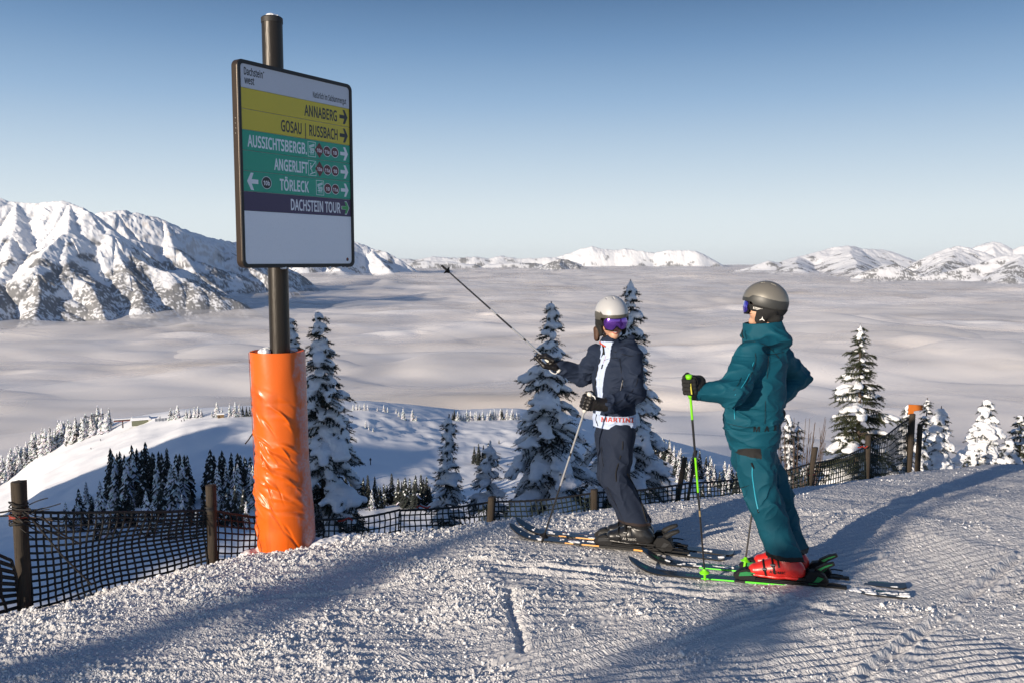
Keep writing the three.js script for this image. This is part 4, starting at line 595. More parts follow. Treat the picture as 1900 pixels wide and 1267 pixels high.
// ---------------------------------------------------------------- the piste sign: steel post, board of printed panels, orange impact padding
{
  const base = at(510.5, 300, 6.32), gx = base.x, gz = base.z, gy = H(gx, gz);
  const mSteel = phys([0.022, 0.017, 0.012], 0.40, { metalness: 0.25, bumpMap: texGrain, bumpScale: 0.0008 }), topY = at(505, 44, 6.32).y;
  const poleT = thing('sign_post', 'round dark bronze steel post carrying the piste sign', 'post', V(gx, gy, gz));
  obj('shaft', put(new THREE.CylinderGeometry(0.0735, 0.0735, topY - gy, 40, 1), 0, (topY - gy) / 2, 0), mSteel, poleT);
  obj('cap', [put(new THREE.CylinderGeometry(0.0765, 0.0765, 0.035, 40), 0, topY - gy - 0.005, 0), put(new THREE.CylinderGeometry(0.068, 0.0765, 0.008, 40), 0, topY - gy + 0.0165, 0)], std([0.02, 0.018, 0.016], 0.6), poleT);
  const capSnow = new Field(0.02); for (let k = 0; k < 7; k++) { const a = k * 2.4, r = 0.035 * (k % 3) / 2; capSnow.ball(V(Math.cos(a) * r, 0.012, Math.sin(a) * r), 0.024, V(0, 1, 0), 0.6); } capSnow.after = (d, x, y, z) => d + 0.006 * noise(x * 60, y * 60, z * 60);
  const cs = obj('snow', capSnow.mesh(0.005), mTreeSnow, poleT); cs.position.y = topY - gy + 0.015;

  // board: a frame whose left edge is nearer than its right
  const bl = at(450, 494, 5.73), tl = at(438, 118, 5.73), br = at(657, 487, 6.6), Wb = Math.hypot(br.x - bl.x, br.z - bl.z), Hb = 1.345;
  const ang = Math.atan2(-(br.z - bl.z), br.x - bl.x);
  const sg = thing('piste_sign', 'tall rectangular piste sign with printed direction rows in a dark frame', 'sign', V(bl.x, (bl.y + br.y) / 2 - 0.022, bl.z)); sg.rotation.y = ang;
  const dep = 0.055, R = 0.045;
  const rr = (w, h, r, x0 = 0, y0 = 0) => { const s = new THREE.Shape(); s.moveTo(x0 + r, y0); s.lineTo(x0 + w - r, y0); s.absarc(x0 + w - r, y0 + r, r, -Math.PI / 2, 0); s.lineTo(x0 + w, y0 + h - r); s.absarc(x0 + w - r, y0 + h - r, r, 0, Math.PI / 2); s.lineTo(x0 + r, y0 + h); s.absarc(x0 + r, y0 + h - r, r, Math.PI / 2, Math.PI); s.lineTo(x0, y0 + r); s.absarc(x0 + r, y0 + r, r, Math.PI, 1.5 * Math.PI); return s; };
  const fs = rr(Wb, Hb, R); fs.holes.push(rr(Wb - 0.044, Hb - 0.044, 0.03, 0.022, 0.022));
  const mFrame = phys([0.05, 0.034, 0.022], 0.35, { metalness: 0.3 }), mFrameFront = std([0.012, 0.012, 0.013], 0.5);
  const fg = new THREE.ExtrudeGeometry(fs, { depth: dep - 0.008, bevelEnabled: true, bevelSize: 0.003, bevelThickness: 0.003, bevelSegments: 2, curveSegments: 8 }); fg.translate(0, 0, -dep + 0.002);
  obj('frame', fg, mFrame, sg);
  const lip = new THREE.ExtrudeGeometry(fs, { depth: 0.004, bevelEnabled: true, bevelSize: 0.0005, bevelThickness: 0.001, bevelSegments: 1, curveSegments: 8 }); lip.translate(0, 0, 0.0005 - 0.002); obj('frame_lip', lip, mFrameFront, sg);
  obj('back_panel', put(box(Wb - 0.05, Hb - 0.05, 0.006), Wb / 2, Hb / 2, -dep + 0.012), mFrame, sg);
  for (let k = 0; k < 4; k++) obj('rivet', put(new THREE.SphereGeometry(0.004, 8, 6), -0.0035, Hb * (0.655 + 0.024 * k) - 0.01, -dep / 2 + 0.003 * (k % 2)), std([0.4, 0.38, 0.33], 0.4, { metalness: 0.8 }), sg);

  // the printed panels, from the top down, as shares of the inner height
  const iw = Wb - 0.044, ih = Hb - 0.044, S = 1024, hPx = Math.round(S * ih / iw), FONT = 'sans-serif';
  const OL = '#cdbb2e', GR = '#009c80', PU = '#352552', WH = '#e6ebf4';
  const rows = [[0, 0.118, '#c2c8d4'], [0.118, 0.222, OL], [0.222, 0.325, OL], [0.325, 0.427, GR], [0.427, 0.529, GR], [0.529, 0.632, GR], [0.632, 0.730, PU], [0.730, 1, WH]];
  const text = (x, s, cx, cy, size, color, squeeze = 0.82, align = 'right', weight = '') => { x.save(); x.translate(cx, cy); x.scale(squeeze, 1); x.font = `${weight} ${size}px ${FONT}`; x.textAlign = align; x.textBaseline = 'middle'; x.fillStyle = color; x.fillText(s, 0, 0); if (!weight) { x.strokeStyle = color; x.lineWidth = size * 0.055; x.strokeText(s, 0, 0); } x.restore(); };
  const fit = (x, s, u0, u1, cy, size, color) => { x.font = `${size}px ${FONT}`; const m = x.measureText(s).width; text(x, s, u1 * 1024, cy + size * 0.04, size, color, (u1 - u0) * 1024 / m, 'right'); };
  const arrow = (x, cx, cy, s, color, flip) => { x.save(); x.translate(cx, cy); if (flip) x.scale(-1, 1); x.fillStyle = color; x.fillRect(-s * 0.5, -s * 0.16, s * 0.66, s * 0.32); x.beginPath(); x.moveTo(-s * 0.1, -s * 0.62); x.lineTo(s * 0.16, -s * 0.62); x.lineTo(s * 0.5, 0); x.lineTo(s * 0.16, s * 0.62); x.lineTo(-s * 0.1, s * 0.62); x.lineTo(s * 0.16, 0.0); x.closePath(); x.fill(); x.restore(); };
  const disc = (x, s, cx, cy, r, fill) => { x.fillStyle = fill; x.beginPath(); x.arc(cx, cy, r, 0, 7); x.fill(); x.lineWidth = 4; x.strokeStyle = '#dfe3ea'; x.stroke(); text(x, s, cx, cy + 3, r * 1.05, '#e8ebf2', s.length > 2 ? 0.78 : 0.95, 'center', 'bold'); };
  const dia = (x, s, cx, cy, r) => { x.fillStyle = '#5d1420'; x.beginPath(); x.moveTo(cx, cy - r * 1.25); x.lineTo(cx + r * 0.98, cy); x.lineTo(cx, cy + r * 1.25); x.lineTo(cx - r * 0.98, cy); x.fill(); text(x, s, cx, cy + 2, r * 0.85, '#e8ebf2', 0.8, 'center', 'bold'); };
  const chair = (x, cx, cy, s) => { x.strokeStyle = '#dfe6ea'; x.lineWidth = 4; x.strokeRect(cx - s * 0.5, cy - s * 0.72, s, s * 1.44); x.lineWidth = 5; for (let k = 0; k < 3; k++) { x.beginPath(); x.moveTo(cx - s * 0.36, cy - s * (0.3 - 0.09 * k)); x.lineTo(cx + s * 0.36, cy - s * (0.55 - 0.09 * k)); x.stroke(); } x.fillStyle = '#dfe6ea'; for (let k = 0; k < 4; k++) x.fillRect(cx - s * 0.26 + k * s * 0.15, cy - s * 0.12, s * 0.1, s * (0.3 + 0.08 * (k % 2))); x.fillRect(cx - s * 0.34, cy + s * 0.26, s * 0.6, s * 0.08); for (let k = 0; k < 4; k++) x.fillRect(cx - s * 0.2 + k * s * 0.14, cy + s * 0.34, s * 0.05, s * 0.22); x.fillRect(cx + s * 0.26, cy - s * 0.05, s * 0.06, s * 0.3); };
  const drag = (x, cx, cy, s) => { x.strokeStyle = '#dfe6ea'; x.lineWidth = 4; x.strokeRect(cx - s * 0.5, cy - s * 0.72, s, s * 1.44); x.lineWidth = 6; x.beginPath(); x.moveTo(cx + s * 0.4, cy - s * 0.62); x.lineTo(cx - s * 0.1, cy - s * 0.05); x.lineTo(cx - s * 0.22, cy + s * 0.12); x.stroke(); x.beginPath(); x.arc(cx - s * 0.2, cy - s * 0.42, s * 0.07, 0, 7); x.fillStyle = '#dfe6ea'; x.fill(); x.beginPath(); x.moveTo(cx - s * 0.2, cy - s * 0.32); x.lineTo(cx - s * 0.2, cy + s * 0.08); x.lineTo(cx - s * 0.05, cy + s * 0.25); x.lineTo(cx - s * 0.02, cy + s * 0.52); x.moveTo(cx - s * 0.2, cy - s * 0.22); x.lineTo(cx + s * 0.02, cy - s * 0.12); x.stroke(); x.beginPath(); x.moveTo(cx - s * 0.3, cy + s * 0.62); x.lineTo(cx + s * 0.4, cy + s * 0.36); x.stroke(); };
  const K = '#15171c', W1 = '#dde2ea', RX = 985, DK = '#561421';
  const draw = [
    (x, y0, y1) => { const h = y1 - y0; fit(x, 'Dachstein', 0.03, 0.19, y0 + h * 0.30, 66, K); x.fillStyle = K; x.beginPath(); x.arc(201, y0 + h * 0.2, 5, 0, 7); x.fill(); fit(x, 'west', 0.035, 0.115, y0 + h * 0.66, 66, K); fit(x, 'Natürlich im Salzkammergut', 0.635, 0.968, y0 + h * 0.68, 54, '#23262e'); },
    (x, y0, y1) => { const c = (y0 + y1) / 2; fit(x, 'ANNABERG', 0.555, 0.875, c, 106, K); arrow(x, 962, c, 86, K); },
    (x, y0, y1) => { const c = (y0 + y1) / 2; fit(x, 'GOSAU | RUSSBACH', 0.335, 0.88, c, 106, K); arrow(x, 962, c, 86, K); },
    (x, y0, y1) => { const c = (y0 + y1) / 2; fit(x, 'AUSSICHTSBERGB.', 0.05, 0.572, c, 106, W1); chair(x, 632, c, 74); dia(x, '10a', 706, c, 46); disc(x, '11a', 784, c, 38, DK); disc(x, '10', 864, c, 38, DK); arrow(x, 962, c, 82, W1); },
    (x, y0, y1) => { const c = (y0 + y1) / 2; fit(x, 'ANGERLIFT', 0.27, 0.575, c, 106, W1); drag(x, 632, c, 74); dia(x, '10a', 706, c, 46); disc(x, '11a', 784, c, 38, DK); disc(x, '10', 864, c, 38, DK); arrow(x, 962, c, 82, W1); },
    (x, y0, y1) => { const c = (y0 + y1) / 2; arrow(x, 84, c, 96, W1, true); disc(x, '10b', 204, c, 42, '#14161c'); fit(x, 'TÖRLECK', 0.315, 0.578, c, 106, W1); chair(x, 706, c, 74); disc(x, '10', 784, c, 38, DK); disc(x, '11a', 864, c, 38, DK); arrow(x, 962, c, 82, W1); },
    (x, y0, y1) => { const c = (y0 + y1) / 2; fit(x, 'DACHSTEIN TOUR', 0.405, 0.89, c, 106, W1); arrow(x, 966, c, 84, '#cfd6da'); arrow(x, 966, c, 72, '#35a152'); },
    (x, y0, y1) => { x.fillStyle = '#3a0d10'; x.beginPath(); x.arc(978, y1 - 34, 13, 0, 7); x.fill(); x.fillStyle = '#a01818'; x.fillRect(970, y1 - 40, 16, 6); },
  ];
  const frost = dataTex(256, (u, v) => 0.55 + 0.3 * tileNoise(u, v, 50, 4) + 0.3 * tileNoise(u, v, 110, 6));
  rows.forEach(([a, b, col], i) => {
    const y0 = 0, y1 = Math.round((b - a) * hPx), c = canvasTex(S, y1, (x, w, h) => {
      x.fillStyle = col; x.fillRect(0, 0, w, h); draw[i](x, 0, h);
      const r = RNG(70 + i); for (let k = 0; k < 2600 * (b - a) * 10; k++) { x.fillStyle = `rgba(${r() < 0.5 ? '235,240,250' : '20,25,30'},${0.05 * r()})`; x.fillRect(r() * w, r() * h, 1 + 2.5 * r(), 1 + 7 * r()); }
    });
    const gap = i === 0 || i === 7 ? 0 : 0.0016, pw = iw - 0.002, ph = (b - a) * ih - gap * 2, g = new RoundedBoxGeometry(pw, ph, 0.006, 1, 0.001), p = g.attributes.position, uv = g.attributes.uv;
    for (let k = 0; k < p.count; k++) uv.setXY(k, p.getX(k) / pw + 0.5, p.getY(k) / ph + 0.5);
    put(g, Wb / 2, 0.022 + ih * (1 - (a + b) / 2), -0.008 + (i === 0 || i === 7 ? 0.0012 : 0));
    obj('panel', g, phys([1, 1, 1], 0.42, { map: c, bumpMap: frost, bumpScale: 0.0006, clearcoat: 0.25, clearcoatRoughness: 0.35 }), sg);
  });
  obj('strip_backing', put(box(iw, ih, 0.004, 0.001), Wb / 2, Hb / 2, -0.0145), std([0.62, 0.64, 0.68], 0.5), sg);
  // brackets to the post
  { const inv = new THREE.Matrix4().compose(sg.position, new THREE.Quaternion().setFromEuler(new THREE.Euler(0, ang, 0)), V(1, 1, 1)).invert(), c = V(gx, 0, gz).applyMatrix4(inv); for (const y of [0.25, 1.1]) obj('bracket', [put(box(0.2, 0.05, Math.max(0.02, -dep - c.z - 0.04), 0.004), c.x, y, (-dep + c.z) / 2), put(new THREE.CylinderGeometry(0.079, 0.079, 0.05, 28, 1, true), c.x, y, c.z)], mFrame, sg); }
  const fr = new Field(0.012), rf = RNG(31); for (let k = 0; k < 26; k++) { const x = Wb * (0.3 + 0.68 * rf()); fr.ball(V(x, -0.004, -0.02 + 0.02 * rf()), 0.004 + 0.005 * rf()); } obj('frost', fr.mesh(0.003), mTreeSnow, sg);

  // padding
  const pad = thing('pole_padding', 'wrinkled orange vinyl impact padding wrapped round the foot of the post', 'padding', V(gx, gy, gz)), ph = at(515, 647, 6.2).y - gy, rp = RNG(8), folds = [];
  const seamA = Math.PI * 1.0;                                                  // the laced seam, at the left as seen from the piste
  for (let k = 0; k < 60; k++) { const low = Math.pow(rp(), 0.8), y = ph * (0.02 + 0.80 * low); folds.push({ a: 0.15 + 2.2 * rp(), y, da: 0.25 + 0.8 * rp(), dy: -(0.05 + 0.16 * rp()) * (1 - 0.3 * low), w: 0.010 + 0.014 * rp(), h: (0.005 + 0.012 * rp()) * sstep(0.9, 0.5, y / ph) * (rp() < 0.75 ? 1 : -0.8) }); }
  const nU = 220, nV = 330, SKEW = 0.035;
  const pg = gridGeo(nU, nV, (u, v) => {
    const a = u * 2 * Math.PI, y = v * ph - 0.04, f = y / ph; let r = 0.193 + 0.010 * sstep(0.6, 0.1, f) + 0.006 * Math.sin(f * 9 + 1.5 * Math.sin(a)) * sstep(0.75, 0.4, f) + 0.004 * noise(Math.cos(a) * 2, Math.sin(a) * 2, y * 4);
    const s = ((a - seamA) % (2 * Math.PI) + 2 * Math.PI) % (2 * Math.PI);      // from the seam round the front
    for (const q of folds) { const t = clamp((s - q.a + q.da / 2) / q.da, 0, 1), yy = q.y + q.dy * (t - 0.5) + 0.02 * Math.sin(t * 3), d = (y - yy) / q.w, e = (s - q.a) / q.da * 2; r += q.h * Math.exp(-d * d) * Math.exp(-e * e * 1.3); }
    for (const [yk, k2] of [[0.27, 1], [0.50, 0.7], [0.73, 0.5], [0.12, 0.8]]) { const dx = s * 0.2, dy = y - yk * ph, rad = Math.hypot(dx, dy); r += 0.008 * k2 * Math.cos(Math.atan2(dy, dx + 0.02) * 9 + yk * 7) * Math.exp(-rad / 0.13) * sstep(0.01, 0.05, rad) - 0.012 * k2 * Math.exp(-rad * rad / 0.0018); }
    r -= 0.02 * gauss(Math.min(s, 6.283 - s), 0.05) + 0.012 * gauss(f - 1, 0.012);
    return V(Math.cos(a) * r * 1.03 + SKEW * (1 - f) - 0.02, y, -Math.sin(a) * r);
  });
  const mPad = phys([0.74, 0.128, 0.004], 0.42, { clearcoat: 0.18, clearcoatRoughness: 0.22, bumpMap: texGrain, bumpScale: 0.0004, vertexColors: true });
  colorBy(pg, (x, y, z, nx) => { const a = Math.atan2(-z, x), right = sstep(0.80, 1.0, Math.cos(a + 0.16) + 0.16 * fbm(x * 18, y * 9, z * 18, 3)); const fz = right * (0.55 + 0.45 * sstep(-0.2, 0.2, fbm(x * 60, y * 50, z * 60, 2))) * 0.7; const dirt = 1 - 0.22 * sstep(0.1, 0.6, fbm(x * 6, y * 3, z * 6, 4)) - 0.25 * sstep(0.25, 0.5, noise(x * 30, y * 3, z * 30)) * sstep(0.5, 0, y); return [lerp(dirt, 0.68, fz), lerp(dirt, 3.0, fz), lerp(dirt, 105, fz)]; });
  obj('cover', pg, mPad, pad);
  const rim = gridGeo(60, 6, (u, v) => { const a = u * 2 * Math.PI, r = lerp(0.19, 0.07, v); return V(Math.cos(a) * r - 0.02, ph - 0.045 + 0.008 * Math.sin(a * 5) * (1 - v) - 0.02 * v, -Math.sin(a) * r); }); obj('top_flap', rim, phys([0.7, 0.1, 0.005], 0.5), pad);
  for (const y of [0.06, 0.27, 0.5, 0.73, 0.93]) { const a = seamA + 0.22; obj('eyelet', put(new THREE.TorusGeometry(0.012, 0.004, 8, 16), Math.cos(a) * 0.197 + SKEW * (1 - y) - 0.02, y * ph, -Math.sin(a) * 0.197, 0, a + Math.PI / 2, 0), std([0.1, 0.09, 0.08], 0.4, { metalness: 0.7 }), pad); }
  { const sp = []; for (let k = 0; k <= 24; k++) { const a = seamA + 0.30, y = ph * (0.02 + 0.95 * k / 24); sp.push(V(Math.cos(a) * 0.199 * 1.03 + SKEW * (1 - y / ph) - 0.02, y, -Math.sin(a) * 0.199)); } obj('seam', tube(sp, 0.0022, 5), std([0.25, 0.05, 0.01], 0.6), pad); }
  obj('lace', tube([V(-0.2, ph * 0.60, 0.03), V(-0.235, ph * 0.565, 0.05), V(-0.26, ph * 0.545, 0.06)], 0.005, 6), mRope, pad);
  const ps = new Field(0.03), r2 = RNG(77); for (let k = 0; k < 22; k++) { const a = 0.6 + r2() * 3.6, r = 0.085 + 0.06 * r2(); ps.ball(V(Math.cos(a) * r - 0.02, ph - 0.045, -Math.sin(a) * r), 0.014 + 0.022 * r2(), V(0, 1, 0), 0.8); } ps.after = (d, x, y, z) => d + 0.008 * noise(x * 40, y * 40, z * 40); obj('snow', ps.mesh(0.007), mTreeSnow, pad);
  // heap of snow at its foot
  const hp = new Field(0.08), r3 = RNG(15); for (let k = 0; k < 26; k++) { const a = r3() * 2 * Math.PI, r = 0.19 + 0.12 * r3(); hp.ball(V(Math.cos(a) * r + 0.02, -0.02, -Math.sin(a) * r), 0.03 + 0.035 * r3(), V(0, 1, 0), 0.7); } for (let k = 0; k < 16; k++) hp.ball(V(0.22 + 0.6 * r3(), -0.03 + 0.01 * r3(), -0.3 * r3() + 0.02), 0.035 + 0.065 * r3(), V(0, 1, 0), 0.7);
  hp.after = (d, x, y, z) => d + 0.02 * noise(x * 14, y * 14, z * 14) + 0.012 * noise(x * 34, y * 34, z * 34);
  const heap = obj('snow_heap', hp.mesh(0.012), mTreeSnow); heap.position.set(gx + 0.02, gy + 0.075, gz + 0.1); tag(heap, 'crumbly bank of snow round the foot of the orange padding', 'snow heap');
}

// ---------------------------------------------------------------- two skiers
const J = at;
const mNavy = phys([0.015, 0.0245, 0.050], 0.8, { bumpMap: texWeave, bumpScale: 0.0006, specularIntensity: 0.5 }), mNavyPants = phys([0.014, 0.0215, 0.042], 0.82, { bumpMap: texWeave, bumpScale: 0.0006, specularIntensity: 0.5 }), mTeal = phys([0.002, 0.070, 0.108], 0.72, { bumpMap: texWeave, bumpScale: 0.0006, specularIntensity: 0.5 }), mTealPants = phys([0.002, 0.063, 0.098], 0.75, { bumpMap: texWeave, bumpScale: 0.0006, specularIntensity: 0.5 }), mIce = std([0.46, 0.55, 0.74], 0.7), mBlack = phys([0.009, 0.009, 0.010], 0.6, { specularIntensity: 0.5 }), mBlackSoft = phys([0.010, 0.010, 0.010], 0.85, { bumpMap: texWeave, bumpScale: 0.0008 }), mLeather = phys([0.014, 0.012, 0.011], 0.42), mZip = std([0.02, 0.30, 0.42], 0.5), mSkin = phys([0.58, 0.33, 0.22], 0.5, { sheen: 0.2 }), mLip = std([0.42, 0.12, 0.10], 0.4), mTeeth = std([0.8, 0.77, 0.7], 0.3), mHair = std([0.07, 0.032, 0.016], 0.6), mRedTrim = std([0.55, 0.06, 0.02], 0.6), mWhiteCloth = std([0.75, 0.75, 0.74], 0.8);
const textTex = (s, color, w, h, opt = {}) => { const t = canvasTex(w, h, (x) => { x.clearRect(0, 0, w, h); x.fillStyle = color; x.font = `${opt.style || 'bold'} ${opt.size || h * 0.8}px sans-serif`; x.textBaseline = 'middle'; x.textAlign = 'center'; if (opt.spread) { const n = s.length; for (let i = 0; i < n; i++) x.fillText(s[i], w * (i + 0.5) / n, h / 2); } else { const m = x.measureText(s).width; x.save(); x.translate(w / 2, h / 2); x.scale(w * 0.97 / m, 1); x.fillText(s, 0, 0); x.restore(); } }); return t; };
const printMat = (t, rough = 0.6) => new THREE.MeshStandardMaterial({ map: t, transparent: true, alphaTest: 0.35, roughness: rough });
// a patch lying on a garment: seen from the lens of the photograph it covers a stretch between pixels, but it lies on the cloth
function patch(field, nu, nv, pix, off = 0.0025, uvf) { let last = null; return gridGeo(nu, nv, (u, v) => { const [px, py] = pix(u, v), d = rayOf(px, py), h = field.hit(EYE, d, 4.3, 7.4); if (h) { const n = field.grad(h.x, h.y, h.z, 0.004); last = h.addScaledVector(n, off); } return last ? last.clone() : EYE.clone().addScaledVector(d, 6); }, uvf || ((u, v) => [u, 1 - v])); }
function wrapPatch(field, c, f0, f1, y0, y1, nu, nv, off = 0.0025) { return gridGeo(nu, nv, (u, v) => { const a = lerp(f0, f1, u), y = lerp(y0, y1, v), d = V(-Math.cos(a), 0, -Math.sin(a)), o = V(c.x, y, c.z).addScaledVector(d, -0.6), h = field.hit(o, d, 0, 0.6) || V(c.x, y, c.z), n = field.grad(h.x, h.y, h.z, 0.004); return h.addScaledVector(n, off); }, (u, v) => [u, v]); }
function seam(field, pixels, r, off = 0.001) { const pts = []; for (const [px, py] of pixels) { const d = rayOf(px, py), h = field.hit(EYE, d, 4.3, 7.4); if (h) { const n = field.grad(h.x, h.y, h.z, 0.004); pts.push(h.addScaledVector(n, off)); } } return tube(new THREE.CatmullRomCurve3(pts).getPoints(pts.length * 4), r, 6); }
// folds of cloth: sharp creases running along the directions given
const fold = (x, y, z, sx, sy, sz, s) => { const n = noise(x * sx + 0.35 * noise(x * 9, y * 9, z * 9 + s), y * sy, z * sz + s); return Math.pow(1 - Math.min(1, Math.abs(n) * 2.1), 2.2); };
const near = (x, y, z, p, r) => Math.exp(-((x - p.x) ** 2 + (y - p.y) ** 2 + (z - p.z) ** 2) / (r * r));

function head(o) {                                                              // in its own axes: eyes at the origin, face towards +z
  const g = {};
  const sk = new Field(0.03);
  sk.ball(V(0, 0.045, -0.02), 0.082, V(1, 0, 0), 0.92).ball(V(0, 0.0, 0.012), 0.074, V(1, 0, 0), 0.92);
  sk.cap(V(0, -0.045, 0.02), V(0, -0.092, 0.052), 0.058, 0.024).cap(V(-0.048, -0.05, 0.012), V(-0.012, -0.098, 0.05), 0.022, 0.018).cap(V(0.048, -0.05, 0.012), V(0.012, -0.098, 0.05), 0.022, 0.018);
  sk.ball(V(-0.034, -0.038, 0.058), 0.026).ball(V(0.034, -0.038, 0.058), 0.026);                    // cheeks lifted by the smile
  sk.cap(V(0, 0.005, 0.082), V(0, -0.036, 0.100), 0.010, 0.0125, null, 1, 0.014).ball(V(-0.011, -0.039, 0.09), 0.008, null, 1, 0.01).ball(V(0.011, -0.039, 0.09), 0.008, null, 1, 0.01);
  sk.ball(V(0, -0.098, 0.062), 0.017).cap(V(0, -0.07, -0.03), V(0, -0.22, -0.045), 0.056, 0.06);
  for (const s of [-1, 1]) sk.ball(V(s * 0.082, -0.012, -0.012), 0.026, V(1, 0, 0), 0.4, 0.012);
  g.skinField = sk;
  // mouth
  const lipY = -0.066, curve = (t, up) => V(t * 0.030, lipY + 0.009 * t * t + up * (1 - t * t), 0.086 - 0.022 * t * t);
  const ts = [-1, -0.66, -0.33, 0, 0.33, 0.66, 1];
  g.lips = [tube(ts.map(t => curve(t, 0.0045)), 0.0042, 6), tube(ts.map(t => curve(t, -0.011)), 0.0055, 6)];
  g.teeth = gridGeo(12, 3, (u, v) => { const t = lerp(-0.9, 0.9, u), a = curve(t, 0.004), b = curve(t, -0.008); return a.lerp(b, v).add(V(0, 0, 0.0012)); });
  // helmet: shell, rim band, ear pads
  const hs = new Field(0.02); hs.ball(V(0, 0.050, -0.012), 0.139, V(1, 0, 0), 0.845).cap(V(0, 0.05, 0.05), V(0, 0.04, -0.06), 0.086, 0.088, null, 1, 0.06);
  const rimY = (x, z) => lerp(0.040, -0.030, sstep(0.075, 0.01, z)) - 0.028 * sstep(-0.03, -0.1, z);
  hs.after = (d, x, y, z) => { const shell = Math.abs(d + 0.006) - 0.006; let e = Math.max(shell, rimY(x, z) - y); for (const [vx, vz, w] of [[0, 0.045, 0.012], [-0.045, 0.02, 0.01], [0.045, 0.02, 0.01], [0, -0.06, 0.014], [-0.05, -0.05, 0.012], [0.05, -0.05, 0.012]]) { const q = Math.max(Math.abs(x - vx) / 0.9 - w * 0.5, Math.abs(z - vz) - w * 1.5) ; if (y > 0.12) e = Math.max(e, -Math.max(q, -d - 0.004)); } return e; };
  g.helmet = splitGeo(hs.mesh(0.0042), ['shell', 'rim_band'], (x, y, z) => { const a = Math.atan2(Math.abs(x), z), b = 0.066 + 0.02 * sstep(0.75, 1.05, a) - 0.022 * sstep(1.15, 2.6, a); return y > b ? 'shell' : 'rim_band'; });
  const ep = new Field(0.03); for (const s of [-1, 1]) ep.cap(V(s * 0.098, -0.02, -0.02), V(s * 0.088, -0.072, 0.0), 0.05, 0.036, V(1, 0, 0), 0.45).cap(V(s * 0.085, -0.01, -0.06), V(s * 0.07, -0.06, -0.07), 0.045, 0.03, V(1, 0, 0), 0.5); ep.cap(V(-0.05, -0.055, -0.105), V(0.05, -0.055, -0.105), 0.03, 0.03);
  g.pads = ep.mesh(0.005);
  g.chinStrap = [-1, 1].map(s => tube([V(s * 0.092, -0.07, 0.0), V(s * 0.07, -0.105, 0.02), V(s * 0.03, -0.128, 0.035), V(0, -0.132, 0.04)], 0.006, 5));
  // goggles
  const R = a => 0.112 + 0.002 * Math.cos(a * 2), lens = (a, y, r = 0) => { const q = R(a) + r - 0.25 * (y * y) * 8 * 0.1; return V(Math.sin(a) * q * 0.98, y, Math.cos(a) * q * 1.06 + 0.0); };
  const topY = a => 0.049 - 0.004 * Math.abs(a), botY = a => -0.049 + 0.026 * Math.exp(-Math.pow(a / 0.17, 2)) + 0.010 * Math.pow(Math.abs(a) / 0.85, 3);
  const lensG = (A, m, r) => gridGeo(44, 14, (u, v) => { const a = lerp(-A, A, u), e = Math.pow(Math.abs(a) / A, 8) * 0.018; return lens(a, lerp(topY(a) + m - e, botY(a) - m + e, v), r + 0.006 * Math.sin(v * Math.PI)); });
  g.lens = lensG(0.80, -0.005, 0.010);
  const fA = lensG(0.86, 0.004, 0.0035), fB = gridGeo(44, 2, (u, v) => { const a = lerp(-0.86, 0.86, u); return lens(a, topY(a) + 0.004, lerp(-0.03, 0.006, v)); }), fC = gridGeo(44, 2, (u, v) => { const a = lerp(-0.86, 0.86, u); return lens(a, botY(a) - 0.004, lerp(0.006, -0.03, v)); });
  g.frame = [fA, fB, fC];
  const outer = new Field(0.02); outer.prims = hs.prims;
  g.strapAt = (a, y, r) => { const yy = y, d = V(-Math.sin(a), 0, -Math.cos(a)), o = V(0, yy, -0.012).addScaledVector(d, -0.25), h = outer.hit(o, d, 0, 0.25) || V(0, yy, 0); return h.addScaledVector(d, -(0.0035 + r)); };
  const drop = a => -0.018 * sstep(0.8, 2.6, Math.min(a, 2 * Math.PI - a));
  g.strap = [0, 1].map(k => gridGeo(70, 4, (u, v) => { const a = lerp(0.80, 2 * Math.PI - 0.80, u); return g.strapAt(a, lerp(0.022, -0.022, v) + 0.002 + drop(a), -0.003 * k); }, (u, v) => [u, v]));
  g.drop = drop; g.padField = ep; g.shellField = outer;
  return g;
}
function hand(axis, toWrist, c) {                                               // a gloved hand closed round a grip; returns field prims in world axes
  const Y = axis.clone().normalize(), X = toWrist.clone().addScaledVector(Y, -toWrist.dot(Y)).normalize(), Z = X.clone().cross(Y), P = (x, y, z) => c.clone().addScaledVector(X, x).addScaledVector(Y, y).addScaledVector(Z, z);
  const f = new Field(0.011), r = 0.0305;
  for (const y of [-0.026, 0, 0.026]) f.cap(P(0.036, y, 0.018), P(0.036, y, -0.016), 0.021, 0.021, null, 1, 0.02);
  f.cap(P(0.05, 0.01, 0), P(0.085, 0.0, 0), 0.034, 0.036, Z, 0.85, 0.03);
  [0.037, 0.0125, -0.012, -0.036].forEach((y, i) => { const rr = [0.0135, 0.0142, 0.0138, 0.0122][i], end = [285, 295, 290, 272][i], an = [35, 85, 140, 200, 250, end].map(a => a * Math.PI / 180); for (let k = 0; k < an.length - 1; k++) f.cap(P(Math.cos(an[k]) * r * 1.15, y + 0.002 * Math.sin(k), Math.sin(an[k]) * r * 1.15), P(Math.cos(an[k + 1]) * r * 1.1, y, Math.sin(an[k + 1]) * r * 1.1), rr * (1 - 0.03 * k), rr * (0.97 - 0.03 * k), null, 1, k ? 0.006 : 0.012); });
  f.cap(P(0.05, 0.035, -0.022), P(0.018, 0.058, -0.030), 0.0165, 0.0145).cap(P(0.018, 0.058, -0.030), P(-0.016, 0.058, -0.020), 0.0145, 0.0125);
  f.cuff = [P(0.075, 0, 0), P(0.125, 0, 0)];
  f.after = (d, x, y, z) => d + 0.0018 * noise(x * 70, y * 70, z * 70);
  f.P = P; return f;
}
function strapLoop(pts, mat, parent, w = 0.006) { obj('wrist_strap', tube(new THREE.CatmullRomCurve3(pts).getPoints(24), w, 5), mat, parent); }

